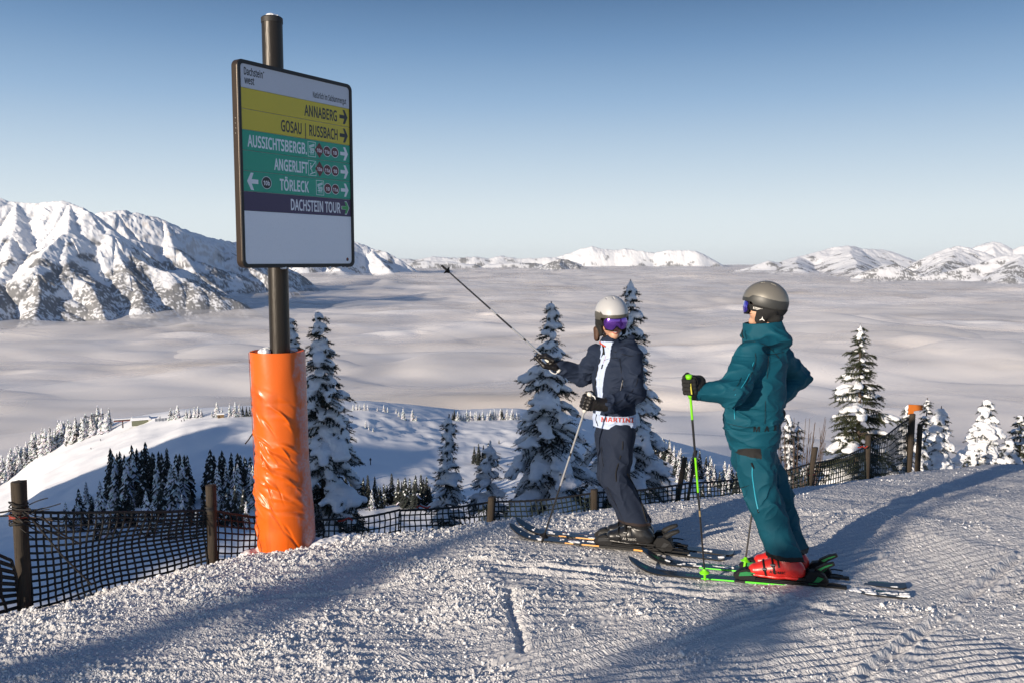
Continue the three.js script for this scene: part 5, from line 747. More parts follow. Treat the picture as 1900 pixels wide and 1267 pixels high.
function bodyMesh(o, headM, sk, bones) {                                        // the body under the clothes: one continuous surface, head included
  const f = new Field(0.05); for (const [a, b, ra, rb] of bones) f.cap(a, b, ra, rb);
  const inv = headM.clone().invert(), q = V(0, 0, 0), e = inv.elements;
  const full = { at(x, y, z) { const lx = e[0] * x + e[4] * y + e[8] * z + e[12], ly = e[1] * x + e[5] * y + e[9] * z + e[13], lz = e[2] * x + e[6] * y + e[10] * z + e[14]; const d1 = f.at(x, y, z), d2 = sk.at(lx, ly, lz), k = 0.02, h = k - Math.abs(d1 - d2); return Math.min(d1, d2 * 0.94) - (h > 0 ? h * h / (4 * k) : 0); } };
  const F = new Field(0.03); F.at = full.at; F.prims = f.prims;
  const c = V(0, -0.02, 0).applyMatrix4(headM), hb = new THREE.Box3(c.clone().addScalar(-0.17), c.clone().addScalar(0.17)); hb.min.y = c.y - 0.16;
  const bb = f.bounds(0.03); bb.max.y = hb.min.y + 0.012 * 1.5;
  const A = F.mesh(0.0036, hb), B = F.mesh(0.012, bb);
  return mergeGeometries([plain(A), plain(B)]);
}
function wearHead(t, g, M, o) {
  const put_ = (name, geo, mat, parent = t) => { const m = obj(name, geo, mat, parent); return m; };
  const hg = new THREE.Group(); hg.name = 'helmet'; M.decompose(hg.position, hg.quaternion, hg.scale); t.add(hg);
  put_('shell', g.helmet.shell, o.shell, hg); put_('rim_band', g.helmet.rim_band, o.rim, hg); put_('ear_pad', g.pads, mBlackSoft, hg); put_('chin_strap', g.chinStrap, mBlack, hg);
  const gg = new THREE.Group(); gg.name = 'goggles'; gg.position.copy(hg.position); gg.quaternion.copy(hg.quaternion); gg.scale.copy(hg.scale); t.add(gg);
  put_('lens', g.lens, o.lens, gg); put_('frame', g.frame, mBlack, gg); put_('strap', g.strap, mBlackSoft, gg);
  return [hg, gg];
}
const headMatrix = (p, face, roll = 0, pitch = 0, sc = 1) => { const yaw = Math.atan2(face.x, face.z); return new THREE.Matrix4().compose(p, new THREE.Quaternion().setFromEuler(new THREE.Euler(pitch, yaw, roll, 'YXZ')), V(sc, sc, sc)); };

// ---- the woman
const woman = thing('person', 'skier in navy jacket with pale blue zip panel, raising one pole and smiling', 'person', V(0, 0, 0));
{
  const f = V(-0.85, 0, 0.53), f2 = V(-0.93, 0, 0.37), t = woman;
  const shR = J(1108, 658, 6.33), elR = J(1083, 699, 6.47), wrR = J(1040, 681, 6.41), shL = J(1172, 660, 6.06), elL = J(1178, 727, 6.0), wrL = J(1128, 751, 5.9);
  const jf = new Field(0.045);
  jf.cap(J(1139, 776, 6.2), J(1140, 700, 6.2), 0.158, 0.172, f, 0.78).cap(J(1140, 796, 6.2), J(1139, 765, 6.2), 0.166, 0.158, f, 0.84).cap(J(1140, 700, 6.2), J(1140, 668, 6.2), 0.172, 0.13, f, 0.76);
  jf.cap(shR, shL, 0.068, 0.072).cap(J(1138, 662, 6.2), J(1133, 640, 6.18), 0.088, 0.078).cap(J(1150, 648, 6.3), J(1168, 648, 6.15), 0.068, 0.066, null, 1, 0.03).cap(J(1164, 640, 6.26), J(1172, 630, 6.2), 0.05, 0.03, null, 1, 0.03).cap(J(1168, 648, 6.14), J(1155, 657, 6.02), 0.056, 0.04, null, 1, 0.03);
  jf.cap(shR, elR, 0.072, 0.062, null, 1, 0.03).cap(elR, wrR, 0.063, 0.052, null, 1, 0.02).cap(shL, elL, 0.076, 0.066, null, 1, 0.03).cap(elL, wrL, 0.066, 0.050, null, 1, 0.02);
  const hemY = J(1140, 792, 6.2).y;
  jf.after = (d, x, y, z) => {
    if (d > 0.05) return d;
    const el = near(x, y, z, elR, 0.13) + near(x, y, z, elL, 0.14), wr = near(x, y, z, wrL, 0.09) + near(x, y, z, wrR, 0.09);
    d -= 0.018 * fold(x + y * 0.5, y, z, 7, 11, 7, 3) * (0.55 + 0.9 * el + 0.7 * wr) + 0.007 * fold(x - y * 0.6, y, z, 13, 16, 13, 9) * (0.4 + el + wr) - 0.006;
    const lat = (x - jf.cx) * -0.53 + (z - jf.cz) * -0.85; d += 0.006 * gauss(lat - 0.005, 0.006) * (((x - jf.cx) * f.x + (z - jf.cz) * f.z) > 0.03 ? 1 : 0);
    d += 0.004 * gauss(y - (hemY + 0.092), 0.004);
    return Math.max(d, hemY + 0.01 * (x + 0.0) - y);
  };
  const cc = J(1139, 720, 6.2); jf.cx = cc.x; jf.cz = cc.z;
  const hemTop = hemY + 0.10, box3 = jf.bounds(0.03);
  const torso = splitGeo(jf.mesh(0.0062, box3), ['jacket', 'front_panel', 'hem_band'], (x, y, z) => {
    const lat = (x - cc.x) * -0.53 + (z - cc.z) * -0.85, fr = (x - cc.x) * f.x + (z - cc.z) * f.z;
    if (y < hemTop && Math.hypot(x - cc.x, z - cc.z) < 0.24 && !(near(x, y, z, wrL, 0.12) > 0.35)) return 'hem_band';
    const w = lerp(0.032, 0.047, sstep(hemTop, cc.y + 0.3, y));
    if (fr > 0.045 && lat > -w * 1.1 && lat < w * 0.8 && y < J(1133, 632, 6.2).y) return 'front_panel';
    return 'jacket';
  });
  obj('jacket', torso.jacket, mNavy, t); obj('front_panel', torso.front_panel, mIce, t); obj('hem_band', torso.hem_band, mIce, t);
  const tm = textTex('MARTINI', '#b8432f', 512, 96, { size: 92 });
  obj('print', patch(jf, 40, 6, (u, v) => [lerp(1114, 1177, u), lerp(772, 785, v) + 1.5 * (u - 0.5)]), printMat(tm), t);
  obj('print', patch(jf, 8, 14, (u, v) => [lerp(1117, 1122, v < 0.5 ? u : u) + 6 * (1 - v), lerp(659, 675, v)]), printMat(canvasTex(32, 128, (x, w, h) => { x.clearRect(0, 0, w, h); x.fillStyle = '#b8432f'; for (let k = 0; k < 8; k++) x.fillRect(10, 8 + k * 14, 9, 5); })), t);
  obj('zip', seam(jf, [[1121, 641], [1119, 655], [1113, 672], [1108, 690], [1105, 710], [1103.5, 730], [1102.5, 742]], 0.0045, 0.0005), mBlack, t);
  obj('zip', seam(jf, [[1119, 640], [1121, 648], [1122, 658]], 0.007, 0.004), mBlack, t);
  obj('zip', seam(jf, [[1107, 768], [1106, 778], [1110, 790]], 0.003, 0.001), mBlack, t);
  obj('pocket_zip', seam(jf, [[1156, 705], [1154, 714], [1152, 724]], 0.004), std([0.25, 0.25, 0.26], 0.5), t);
  obj('pocket_zip', seam(jf, [[1119, 676], [1117, 684]], 0.005, 0.003), mBlack, t);
  obj('collar_trim', seam(jf, [[1111, 630], [1114, 635], [1119, 640], [1124, 643]], 0.006, 0.003), mRedTrim, t);
  obj('seam', seam(jf, [[1128, 646], [1140, 652], [1155, 657], [1172, 660], [1186, 656]], 0.0018, 0.0004), mBlack, t); obj('seam', seam(jf, [[1150, 664], [1153, 690], [1156, 720], [1158, 745]], 0.0015, 0.0003), mBlack, t); obj('seam', seam(jf, [[1121, 668], [1135, 664], [1150, 664]], 0.0014, 0.0003), mBlack, t); obj('seam', seam(jf, [[1186, 690], [1180, 715], [1160, 738], [1135, 752]], 0.0014, 0.0003), mBlack, t);
  const mCuff = (a, b) => { const d = b.clone().sub(a).normalize(), p = b.clone().addScaledVector(d, -0.01); return tube([p, p.clone().addScaledVector(d, 0.03)], 0.054, 18, 0.05); };
  obj('cuff', mCuff(elR, wrR), mNavy, t); obj('cuff', mCuff(elL, wrL), mNavy, t);
  // white shirt tail below the hem
  const shirt = new Field(0.03); shirt.cap(J(1140, 800, 6.2), J(1140, 770, 6.2), 0.163, 0.16, f, 0.82); const shY = J(1140, 800, 6.2).y;
  shirt.after = (d, x, y, z) => Math.max(d, shY + 0.12 * (1.0 - sstep(0.7, 1.0, x)) * 0.3 - y, 0.70 - x); obj('shirt', shirt.mesh(0.008), mWhiteCloth, t);

  const pf = new Field(0.03), knL = J(1142, 884, 6.07), knR = J(1134, 880, 6.24), anL = J(1182, 974, 6.04), anR = J(1178, 970, 6.17);
  pf.cap(J(1141, 806, 6.2), J(1141, 770, 6.2), 0.150, 0.148, f, 0.86).cap(J(1151, 806, 6.12), knL, 0.110, 0.092).cap(knL, anL, 0.090, 0.096).cap(J(1132, 806, 6.27), knR, 0.105, 0.090).cap(knR, anR, 0.088, 0.094);
  const cuffY = J(1181, 977, 5.95).y;
  pf.after = (d, x, y, z) => { if (d > 0.05) return d; const k = near(x, y, z, knL, 0.13) + near(x, y, z, knR, 0.12), an = near(x, y, z, anL, 0.16) + near(x, y, z, anR, 0.16); d -= 0.019 * fold(x * 1 + y * 0.45, y, z, 8, 4.5, 8, 31) * (0.4 + 0.9 * k + 0.6 * an) + 0.008 * fold(x - y * 0.35, y, z, 12, 7, 12, 37) * (0.3 + k) - 0.004; return Math.max(d, cuffY - 0.06 * (x - 0.85) - y); };
  const pg = splitGeo(pf.mesh(0.0064), ['trousers', 'trouser_hem'], (x, y, z) => y < cuffY - 0.06 * (x - 0.85) + 0.022 ? 'trouser_hem' : 'trousers');
  obj('trousers', pg.trousers, mNavyPants, t); obj('trouser_hem', pg.trouser_hem, std([0.02, 0.012, 0.011], 0.8), t);
  obj('pocket_zip', seam(pf, [[1156, 818], [1156, 826], [1155, 834]], 0.004), mBlack, t);
  obj('vent_zip', seam(pf, [[1152, 845], [1147, 862], [1143, 878], [1144, 893]], 0.0045), mBlack, t);
  obj('side_stripe', seam(pf, [[1164, 878], [1172, 892], [1181, 910], [1189, 930], [1195, 950], [1200, 968]], 0.006), mBlack, t);
  obj('seam', seam(pf, [[1118, 800], [1116, 830], [1120, 865], [1128, 905], [1145, 940], [1160, 972]], 0.0016, 0.0005), mBlack, t);

  // head
  const M = headMatrix(J(1136, 596, 6.17), V(0.17, 0, 1), 0.05, 0.09, 0.96), g = head({});
  obj('body', bodyMesh({}, M, g.skinField, [[J(1137, 650, 6.2), J(1140, 690, 6.2), 0.07, 0.11], [J(1140, 690, 6.2), J(1141, 790, 6.2), 0.11, 0.11], [shR, shL, 0.045, 0.045], [shR, elR, 0.042, 0.034], [elR, wrR, 0.034, 0.028], [shL, elL, 0.042, 0.034], [elL, wrL, 0.034, 0.028], [J(1149, 800, 6.13), knL, 0.075, 0.052], [knL, knL.clone().lerp(anL, 0.75), 0.05, 0.04], [J(1133, 800, 6.26), knR, 0.075, 0.052], [knR, knR.clone().lerp(anR, 0.75), 0.05, 0.04]]), mSkin, t);
  const mLens = phys([0.16, 0.05, 0.42], 0.12, { metalness: 0.75, clearcoat: 1, clearcoatRoughness: 0.05 });
  const [hg, gg] = wearHead(t, g, M, { shell: phys([0.47, 0.475, 0.48], 0.45, { clearcoat: 0.15, clearcoatRoughness: 0.5 }), rim: phys([0.085, 0.08, 0.066], 0.42), lens: mLens });
  const fg = new THREE.Group(); fg.name = 'mouth'; fg.position.copy(hg.position); fg.quaternion.copy(hg.quaternion); fg.scale.copy(hg.scale); t.add(fg); obj('lip', g.lips, mLip, fg); obj('teeth', g.teeth, mTeeth, fg);
  const hf = new Field(0.02), rh = RNG(4); for (let k = 0; k < 18; k++) { const x = -0.085 - 0.02 * rh(), z = -0.02 - 0.05 * rh(); hf.cap(V(x, -0.06, z), V(x - 0.012 * rh(), -0.10 - 0.035 * rh(), z + 0.02 * rh()), 0.011, 0.004); } for (let k = 0; k < 12; k++) hf.cap(V(-0.06 + 0.12 * rh(), -0.06, -0.09), V(-0.06 + 0.12 * rh(), -0.15, -0.08), 0.02, 0.014);
  const hm = obj('hair', hf.mesh(0.004), mHair, t); hm.position.copy(hg.position); hm.quaternion.copy(hg.quaternion);
  const lbl = gridGeo(10, 3, (u, v) => { const a = lerp(-1.45, -0.95, u), y = lerp(0.088, 0.076, v); return g.strapAt(a, y, -0.0015); }, (u, v) => [u, 1 - v]); obj('print', lbl, printMat(textTex('ATOMIC', '#e9e7e2', 256, 48, { size: 44 })), hg);

  // hands: the right one open along the pole, the left one closed on its grip
  const hr = new Field(0.012), D = 6.385;
  hr.cap(J(1034, 677, 6.40), J(1022, 672, 6.39), 0.036, 0.034, null, 1, 0.02);
  [[0.05, 658, 1000, 6.46], [0.02, 655, 998, 6.42], [-0.01, 656, 999, 6.38], [-0.035, 659, 1002, 6.345]].forEach(([dz, py, px, dd], i) => { const a = J(1026, 667 + i * 0.6, dd), b = J(1013, py + 3, dd), c = J(px, py + 3, dd - 0.008), r = [0.0125, 0.0138, 0.0138, 0.0128][i]; hr.cap(a, b, r * 1.2, r * 1.05, null, 1, 0.014).cap(b, c, r * 1.05, r * 0.92, null, 1, 0.006); });
  hr.cap(J(1030, 682, 6.36), J(1010, 679, 6.33), 0.022, 0.0165).cap(J(1010, 679, 6.33), J(994, 663, 6.34), 0.0165, 0.0135, null, 1, 0.008);
  hr.cap(J(1046, 683, 6.41), J(1034, 678, 6.40), 0.047, 0.042);
  hr.after = (d, x, y, z) => d + 0.0018 * noise(x * 70, y * 70, z * 70) - 0.002 * fold(x, y, z, 22, 22, 22, 3);
  obj('glove', hr.mesh(0.0036), mLeather, t);
  const gripL = J(1090, 746, 5.86), tipL = J(1005, 1008, 6.16), axL = gripL.clone().sub(tipL).normalize(), hl = hand(axL, wrL.clone().sub(gripL), gripL);
  hl.cap(hl.cuff[0], wrL.clone().lerp(gripL, 0.1), 0.044, 0.048, null, 1, 0.02);
  obj('glove', hl.mesh(0.0036), mLeather, t);
  t.userData.pose = undefined;
  woman.poles = { gripL, tipL, gripR: J(1026, 677, 6.375), tipR: J(817, 491, 6.33) };
}

// ---- the man
const man = thing('person', 'skier in teal jacket and trousers seen from behind, one hand on his hip', 'person', V(0, 0, 0));
{
  const f = V(-0.93, 0, -0.37), t = man;
  const shL = J(1391, 668, 5.34), elL = J(1360, 729, 5.22), wrL = J(1292, 726, 5.2), shR = J(1446, 668, 5.68), elR = J(1484, 699, 5.80), wrR = J(1432, 752, 5.64);
  const jf = new Field(0.05);
  jf.cap(J(1398, 790, 5.5), J(1404, 725, 5.5), 0.192, 0.198, f, 0.86).cap(J(1399, 826, 5.5), J(1398, 785, 5.5), 0.176, 0.178, f, 0.86).cap(J(1404, 725, 5.5), J(1416, 680, 5.5), 0.2, 0.165, f, 0.84).cap(J(1372, 790, 5.42), J(1372, 760, 5.42), 0.085, 0.085);
  jf.cap(shL, shR, 0.088, 0.088).cap(J(1418, 668, 5.5), J(1417, 628, 5.5), 0.135, 0.128).cap(J(1417, 628, 5.5), J(1416, 608, 5.5), 0.128, 0.122, null, 1, 0.02).cap(J(1450, 630, 5.42), J(1452, 634, 5.6), 0.05, 0.05, null, 1, 0.03).cap(J(1450, 630, 5.42), J(1405, 640, 5.3), 0.05, 0.03, null, 1, 0.03);
  jf.cap(shL, elL, 0.092, 0.080, null, 1, 0.03).cap(elL, wrL, 0.076, 0.054, null, 1, 0.02).cap(shR, elR, 0.088, 0.07, null, 1, 0.03).cap(elR, wrR, 0.068, 0.052, null, 1, 0.02);
  const hemY = J(1399, 832, 5.5).y, colTop = J(1417, 597, 5.5), hx = colTop.x;
  jf.after = (d, x, y, z) => {
    if (d > 0.05) return d;
    const el = near(x, y, z, elL, 0.14) + near(x, y, z, elR, 0.13), wa = gauss(y - J(1400, 775, 5.5).y, 0.09), hd = gauss(y - J(1420, 630, 5.5).y, 0.06);
    d -= 0.019 * fold(x * 0.7 + y * 0.75, y, z, 7, 9, 7, 53) * (0.45 + 0.9 * el + 0.55 * wa + 0.6 * hd) + 0.008 * fold(x * 0.6 - y * 0.7, y, z, 12, 15, 12, 59) * (0.3 + el + 0.5 * wa) - 0.004;
    d += 0.0045 * gauss(y - J(1399, 790, 5.5).y - 0.006 * Math.sin(x * 20), 0.004) + 0.003 * gauss(y - J(1420, 653, 5.5).y, 0.003);
    const col = Math.hypot(x - hx - 0.0, (z - colTop.z)); if (y > colTop.y - 0.05) d = Math.max(d, -(col - 0.105) * 1.0);                   // the collar stands open round the neck
    return Math.max(d, hemY + 0.05 * (x - 1.52) - y, y - colTop.y - 0.09 * (x - hx));
  };
  const jg = splitGeo(jf.mesh(0.0062), ['jacket', 'collar_lining'], (x, y, z) => y > colTop.y - 0.05 && Math.hypot(x - hx, z - colTop.z) < 0.112 ? 'collar_lining' : 'jacket');
  obj('jacket', jg.jacket, mTeal, t); obj('collar_lining', jg.collar_lining, mBlackSoft, t);
  obj('print', (() => { const c = J(1399, 794, 5.5), y1 = J(1420, 788, 5.33).y, y0 = J(1420, 800, 5.33).y; return wrapPatch(jf, c, 1.92, -0.35, y0, y1, 48, 4, 0.0025); })(), printMat(textTex('MARTINI', '#070b0c', 1024, 100, { size: 118, spread: true })), t);
  obj('pocket_zip', seam(jf, [[1363, 750], [1363.5, 765], [1364, 777]], 0.0035), mZip, t);
  obj('sleeve_zip', seam(jf, [[1399, 672], [1390, 695], [1378, 716], [1364, 733]], 0.0022, 0.0005), mZip, t);
  obj('seam', seam(jf, [[1402, 655], [1403, 670], [1396, 690], [1385, 715], [1378, 742]], 0.0016, 0.0003), mBlack, t);
  obj('seam', seam(jf, [[1418, 656], [1430, 657], [1442, 656], [1454, 653]], 0.0016, 0.0003), mBlack, t);
  obj('cuff', (() => { const d = wrL.clone().sub(elL).normalize(), p = wrL.clone().addScaledVector(d, -0.015); return tube([p, p.clone().addScaledVector(d, 0.045)], 0.0555, 20, 0.051); })(), mTeal, t);
  obj('cuff_tab', (() => { const p = J(1288, 733, 5.145); return put(box(0.028, 0.06, 0.012, 0.004), p.x, p.y, p.z, 0.3, 0.2, 0.1); })(), mBlack, t);
  obj('seam', seam(jf, [[1376, 640], [1384, 634], [1400, 634], [1420, 640], [1436, 652], [1446, 664]], 0.0018, 0.0004), mBlack, t); obj('seam', seam(jf, [[1352, 786], [1380, 792], [1410, 793], [1447, 789]], 0.0014, 0.0003), mBlack, t); obj('seam', seam(jf, [[1427, 660], [1424, 700], [1421, 745], [1420, 786]], 0.0013, 0.0003), mBlack, t); obj('seam', seam(jf, [[1376, 700], [1368, 716], [1352, 736]], 0.0014, 0.0003), mBlack, t);
  obj('zip_pull', tube([J(1378, 612, 5.42), J(1377, 620, 5.42), J(1380, 628, 5.42)], 0.004, 5), mBlack, t);

  const pf = new Field(0.035), knL = J(1416, 925, 5.42), knR = J(1440, 916, 5.6), anL = J(1462, 1044, 5.39), anR = J(1474, 1038, 5.55);
  pf.cap(J(1400, 846, 5.5), J(1399, 800, 5.5), 0.158, 0.158, f, 0.88).cap(J(1399, 848, 5.42), knL, 0.116, 0.094).cap(knL, anL, 0.092, 0.102).cap(J(1408, 846, 5.6), knR, 0.112, 0.092).cap(knR, anR, 0.09, 0.098);
  const cuffY = J(1461, 1043, 5.30).y;
  pf.after = (d, x, y, z) => { if (d > 0.05) return d; const k = near(x, y, z, knL, 0.15) + near(x, y, z, knR, 0.14), an = near(x, y, z, anL, 0.16) + near(x, y, z, anR, 0.16), hp = gauss(y - J(1400, 880, 5.5).y, 0.12); d -= 0.021 * fold(x * 0.9 + y * 0.4, y, z, 7, 4.2, 7, 71) * (0.4 + 0.9 * k + 0.5 * an + 0.3 * hp) + 0.010 * fold(x - y * 0.5, y, z, 11, 7, 11, 79) * (0.25 + k + 0.4 * hp) - 0.004; return Math.max(d, cuffY - 0.08 * (x - 1.7) - y); };
  const pg = splitGeo(pf.mesh(0.0066), ['trousers', 'trouser_hem', 'waistband'], (x, y, z) => y < cuffY - 0.08 * (x - 1.7) + 0.03 ? 'trouser_hem' : y > J(1380, 842, 5.4).y - 0.12 * (x - 1.45) && x < 1.52 ? 'waistband' : 'trousers');
  obj('trousers', pg.trousers, mTealPants, t); obj('trouser_hem', pg.trouser_hem, mBlack, t); obj('waistband', pg.waistband, mBlackSoft, t);
  obj('leg_zip', seam(pf, [[1397, 862], [1396.5, 880], [1399, 900], [1403, 925], [1408, 948]], 0.0042), mZip, t);
  obj('zip_pull', seam(pf, [[1395, 858], [1397, 863], [1399, 868]], 0.006, 0.003), mBlack, t);
  obj('zip_pull', seam(pf, [[1407, 944], [1408, 950]], 0.005, 0.003), mBlack, t);
  obj('seam', seam(pf, [[1374, 905], [1388, 901], [1397, 897]], 0.0016, 0.0003), mBlack, t);

  const M = headMatrix(J(1417, 572, 5.5), V(-0.90, 0, -0.42), 0, -0.10, 0.92), g = head({});
  obj('body', bodyMesh({}, M, g.skinField, [[J(1420, 640, 5.5), J(1414, 690, 5.5), 0.08, 0.13], [J(1414, 690, 5.5), J(1399, 810, 5.5), 0.13, 0.12], [shL, shR, 0.05, 0.05], [shL, elL, 0.05, 0.04], [elL, wrL, 0.04, 0.03], [shR, elR, 0.05, 0.04], [elR, wrR, 0.04, 0.03], [J(1400, 840, 5.43), knL, 0.09, 0.06], [knL, knL.clone().lerp(anL, 0.75), 0.058, 0.045], [J(1406, 840, 5.58), knR, 0.09, 0.06], [knR, knR.clone().lerp(anR, 0.75), 0.058, 0.045]]), mSkin, t);
  const [hg, gg] = wearHead(t, g, M, { shell: phys([0.19, 0.18, 0.155], 0.4, { metalness: 0.25, clearcoat: 0.2, clearcoatRoughness: 0.4 }), rim: phys([0.045, 0.047, 0.046], 0.45, { metalness: 0.2 }), lens: phys([0.08, 0.06, 0.55], 0.12, { metalness: 0.75, clearcoat: 1 }) });
  const sp = gridGeo(24, 4, (u, v) => g.strapAt(lerp(1.02, 1.60, u), lerp(0.013, -0.011, v) + g.drop(lerp(1.02, 1.6, u)), 0.0012), (u, v) => [u, 1 - v]);
  obj('print', sp, printMat(textTex('ATOMIC', '#f2efe8', 256, 56, { size: 54 })), gg);
  const star = new THREE.Shape(); [[0, 0.018], [0.004, 0.002], [0.017, -0.008], [0.016, -0.0115], [0, -0.004], [-0.016, -0.0115], [-0.017, -0.008], [-0.004, 0.002]].forEach(([x, y], i) => i ? star.lineTo(x, y) : star.moveTo(x, y));
  const sg = new THREE.ExtrudeGeometry(star, { depth: 0.002, bevelEnabled: false }); put(sg, 0, 0, 0, 0, Math.PI / 2 + 0.1, 0); put(sg, 0.1225, -0.066, -0.02); obj('logo', sg, std([0.75, 0.74, 0.7], 0.5), hg);
  const clip = [put(box(0.006, 0.05, 0.02, 0.002), 0.088, -0.0, -0.105, 0, 0.9, 0.05)]; obj('strap_clip', clip, mBlack, hg);
  for (const s of [0, 1]) obj('clip', put(box(0.004, 0.008, 0.022, 0.001), 0.072, 0.045 - 0.0 * s, -0.118 + 0.0 * s, 0, 1.0, 0), std([0.7, 0.7, 0.7], 0.5), hg).visible = true;

  const gripL = J(1280, 716, 5.16), tipL = J(1309, 1078, 5.47), axL = gripL.clone().sub(tipL).normalize(), hl = hand(axL, wrL.clone().sub(gripL), gripL); hl.cap(hl.cuff[0], wrL.clone().lerp(gripL, 0.15), 0.043, 0.047, null, 1, 0.02);
  obj('glove', hl.mesh(0.0036), mBlackSoft, t);
  const gp = []; for (let k = 0; k < 7; k++) gp.push(J(1281 + 0.5 * k, 706 + 4.2 * k, 5.115)); obj('glove_trim', tube(gp, 0.005, 5), std([0.55, 0.5, 0.05], 0.6), t);
  const gripR = J(1422, 764, 5.62), tipR = J(1381, 1058, 5.62), axR = gripR.clone().sub(tipR).normalize(), hr = hand(axR, wrR.clone().sub(gripR).add(V(0.02, 0.05, 0.02)), gripR); hr.cap(hr.cuff[0], wrR.clone(), 0.043, 0.047, null, 1, 0.02); obj('glove', hr.mesh(0.0045), mBlackSoft, t);
  man.poles = { gripL, tipL, gripR, tipR };
}

// ---------------------------------------------------------------- ski boots (worn: parts of the people), skis, poles
function bootField() {
  const f = new Field(0.03);
  f.cap(V(-0.095, 0.055, 0), V(0.03, 0.06, 0), 0.052, 0.055, V(0, 0, 1), 0.92).cap(V(0.03, 0.055, 0), V(0.155, 0.042, 0), 0.054, 0.040, V(0, 0, 1), 1.1).cap(V(0.02, 0.085, 0), V(0.09, 0.062, 0), 0.052, 0.042);
  f.cap(V(-0.06, 0.08, 0), V(-0.03, 0.18, 0), 0.060, 0.060, V(0, 0, 1), 0.92).cap(V(-0.03, 0.18, 0), V(0.005, 0.25, 0), 0.060, 0.060, V(0, 0, 1), 0.95);
  f.after = (d, x, y, z) => { d += 0.003 * gauss(y - 0.125 - 0.25 * Math.max(0, x + 0.02), 0.004) * (x < 0.03 ? 1 : 0); d += 0.004 * gauss(y - 0.022, 0.004); d -= 0.004 * sstep(0.02, 0.012, y); return Math.max(d, 0.002 - y); };
  return f;
}
const BF = bootField(), bootGeo = BF.mesh(0.005);
function boot(t, p, dir, lean, shell, opt) {
  const b = new THREE.Group(); b.name = 'boot'; b.position.copy(p); b.quaternion.setFromUnitVectors(V(1, 0, 0), dir); t.add(b);
  obj('shell', bootGeo, shell, b);
  const mBk = std([0.03, 0.03, 0.032], 0.35, { metalness: 0.6 }), mBk2 = std([0.45, 0.45, 0.44], 0.3, { metalness: 0.9 });
  for (const [x, y, s] of [[0.095, 0.075, 1], [0.045, 0.105, 1], [0.02, 0.145, 0.9], [0.035, 0.19, 0.9]]) { const q = []; for (let k = 0; k <= 12; k++) { const a = lerp(-0.6, Math.PI + 0.6, k / 12), d = V(Math.cos(a) * 0.0, Math.sin(a), Math.cos(a)), o = V(x + 0.25 * (y - 0.1) * 0, y - 0.02, 0).addScaledVector(d, 0.16).add(V(0.04 * Math.sin(a), 0, 0)), h = BF.hit(o, V(x, y - 0.02, 0).sub(o).normalize(), 0, 0.2); if (h) q.push(h.addScaledVector(d, 0.003)); } if (q.length > 3) obj('buckle', [tube(q, 0.0065 * s, 5), ...(q[2] ? [put(box(0.026, 0.014, 0.012, 0.003), q[2].x + 0.004, q[2].y, q[2].z), put(box(0.022, 0.022, 0.012, 0.003), q[q.length - 3].x, q[q.length - 3].y, q[q.length - 3].z)] : [])], mBk, b); const e = q[q.length - 3]; if (e) obj('latch', put(box(0.03, 0.008, 0.006, 0.002), e.x + 0.003, e.y + 0.004, e.z + (e.z > 0 ? 0.008 : -0.008)), mBk2, b); }
  for (const s of [-1, 1]) { let last = V(0, 0, 0); const g = gridGeo(16, 4, (u, v) => { const x = lerp(-0.03, 0.07, s > 0 ? u : 1 - u), y = lerp(0.064, 0.040, v), h = BF.hit(V(x, y, s * 0.2), V(0, 0, -s), 0, 0.25); if (h) { last = h; h.z += s * 0.0045; } return (h || last).clone(); }, (u, v) => [u, 1 - v]); obj('print', g, printMat(textTex('ATOMIC', opt.text, 256, 56, { size: 52 })), b); }
  obj('sole', [put(box(0.06, 0.016, 0.068, 0.004), 0.165, 0.012, 0), put(box(0.06, 0.02, 0.066, 0.004), -0.125, 0.013, 0)], mBlack, b);
  return b;
}
const skiTop = (base, mark, word) => canvasTex(1024, 64, (x, w, h) => { x.fillStyle = base; x.fillRect(0, 0, w, h); const r = RNG(3); for (let i = 0; i < 500; i++) { x.fillStyle = `rgba(160,170,180,${0.10 * r()})`; x.fillRect(r() * w, r() * h, 2 + 26 * r(), 1); } x.fillStyle = mark; x.beginPath(); x.moveTo(985, 32); x.lineTo(940, 12); x.lineTo(952, 30); x.lineTo(905, 32); x.lineTo(952, 35); x.lineTo(940, 52); x.fill(); x.font = 'bold 30px sans-serif'; x.textBaseline = 'middle'; x.save(); x.translate(800, 32); x.rotate(Math.PI); x.fillText(word, 0, 0); x.restore(); x.fillRect(60, 4, 110, 4); });
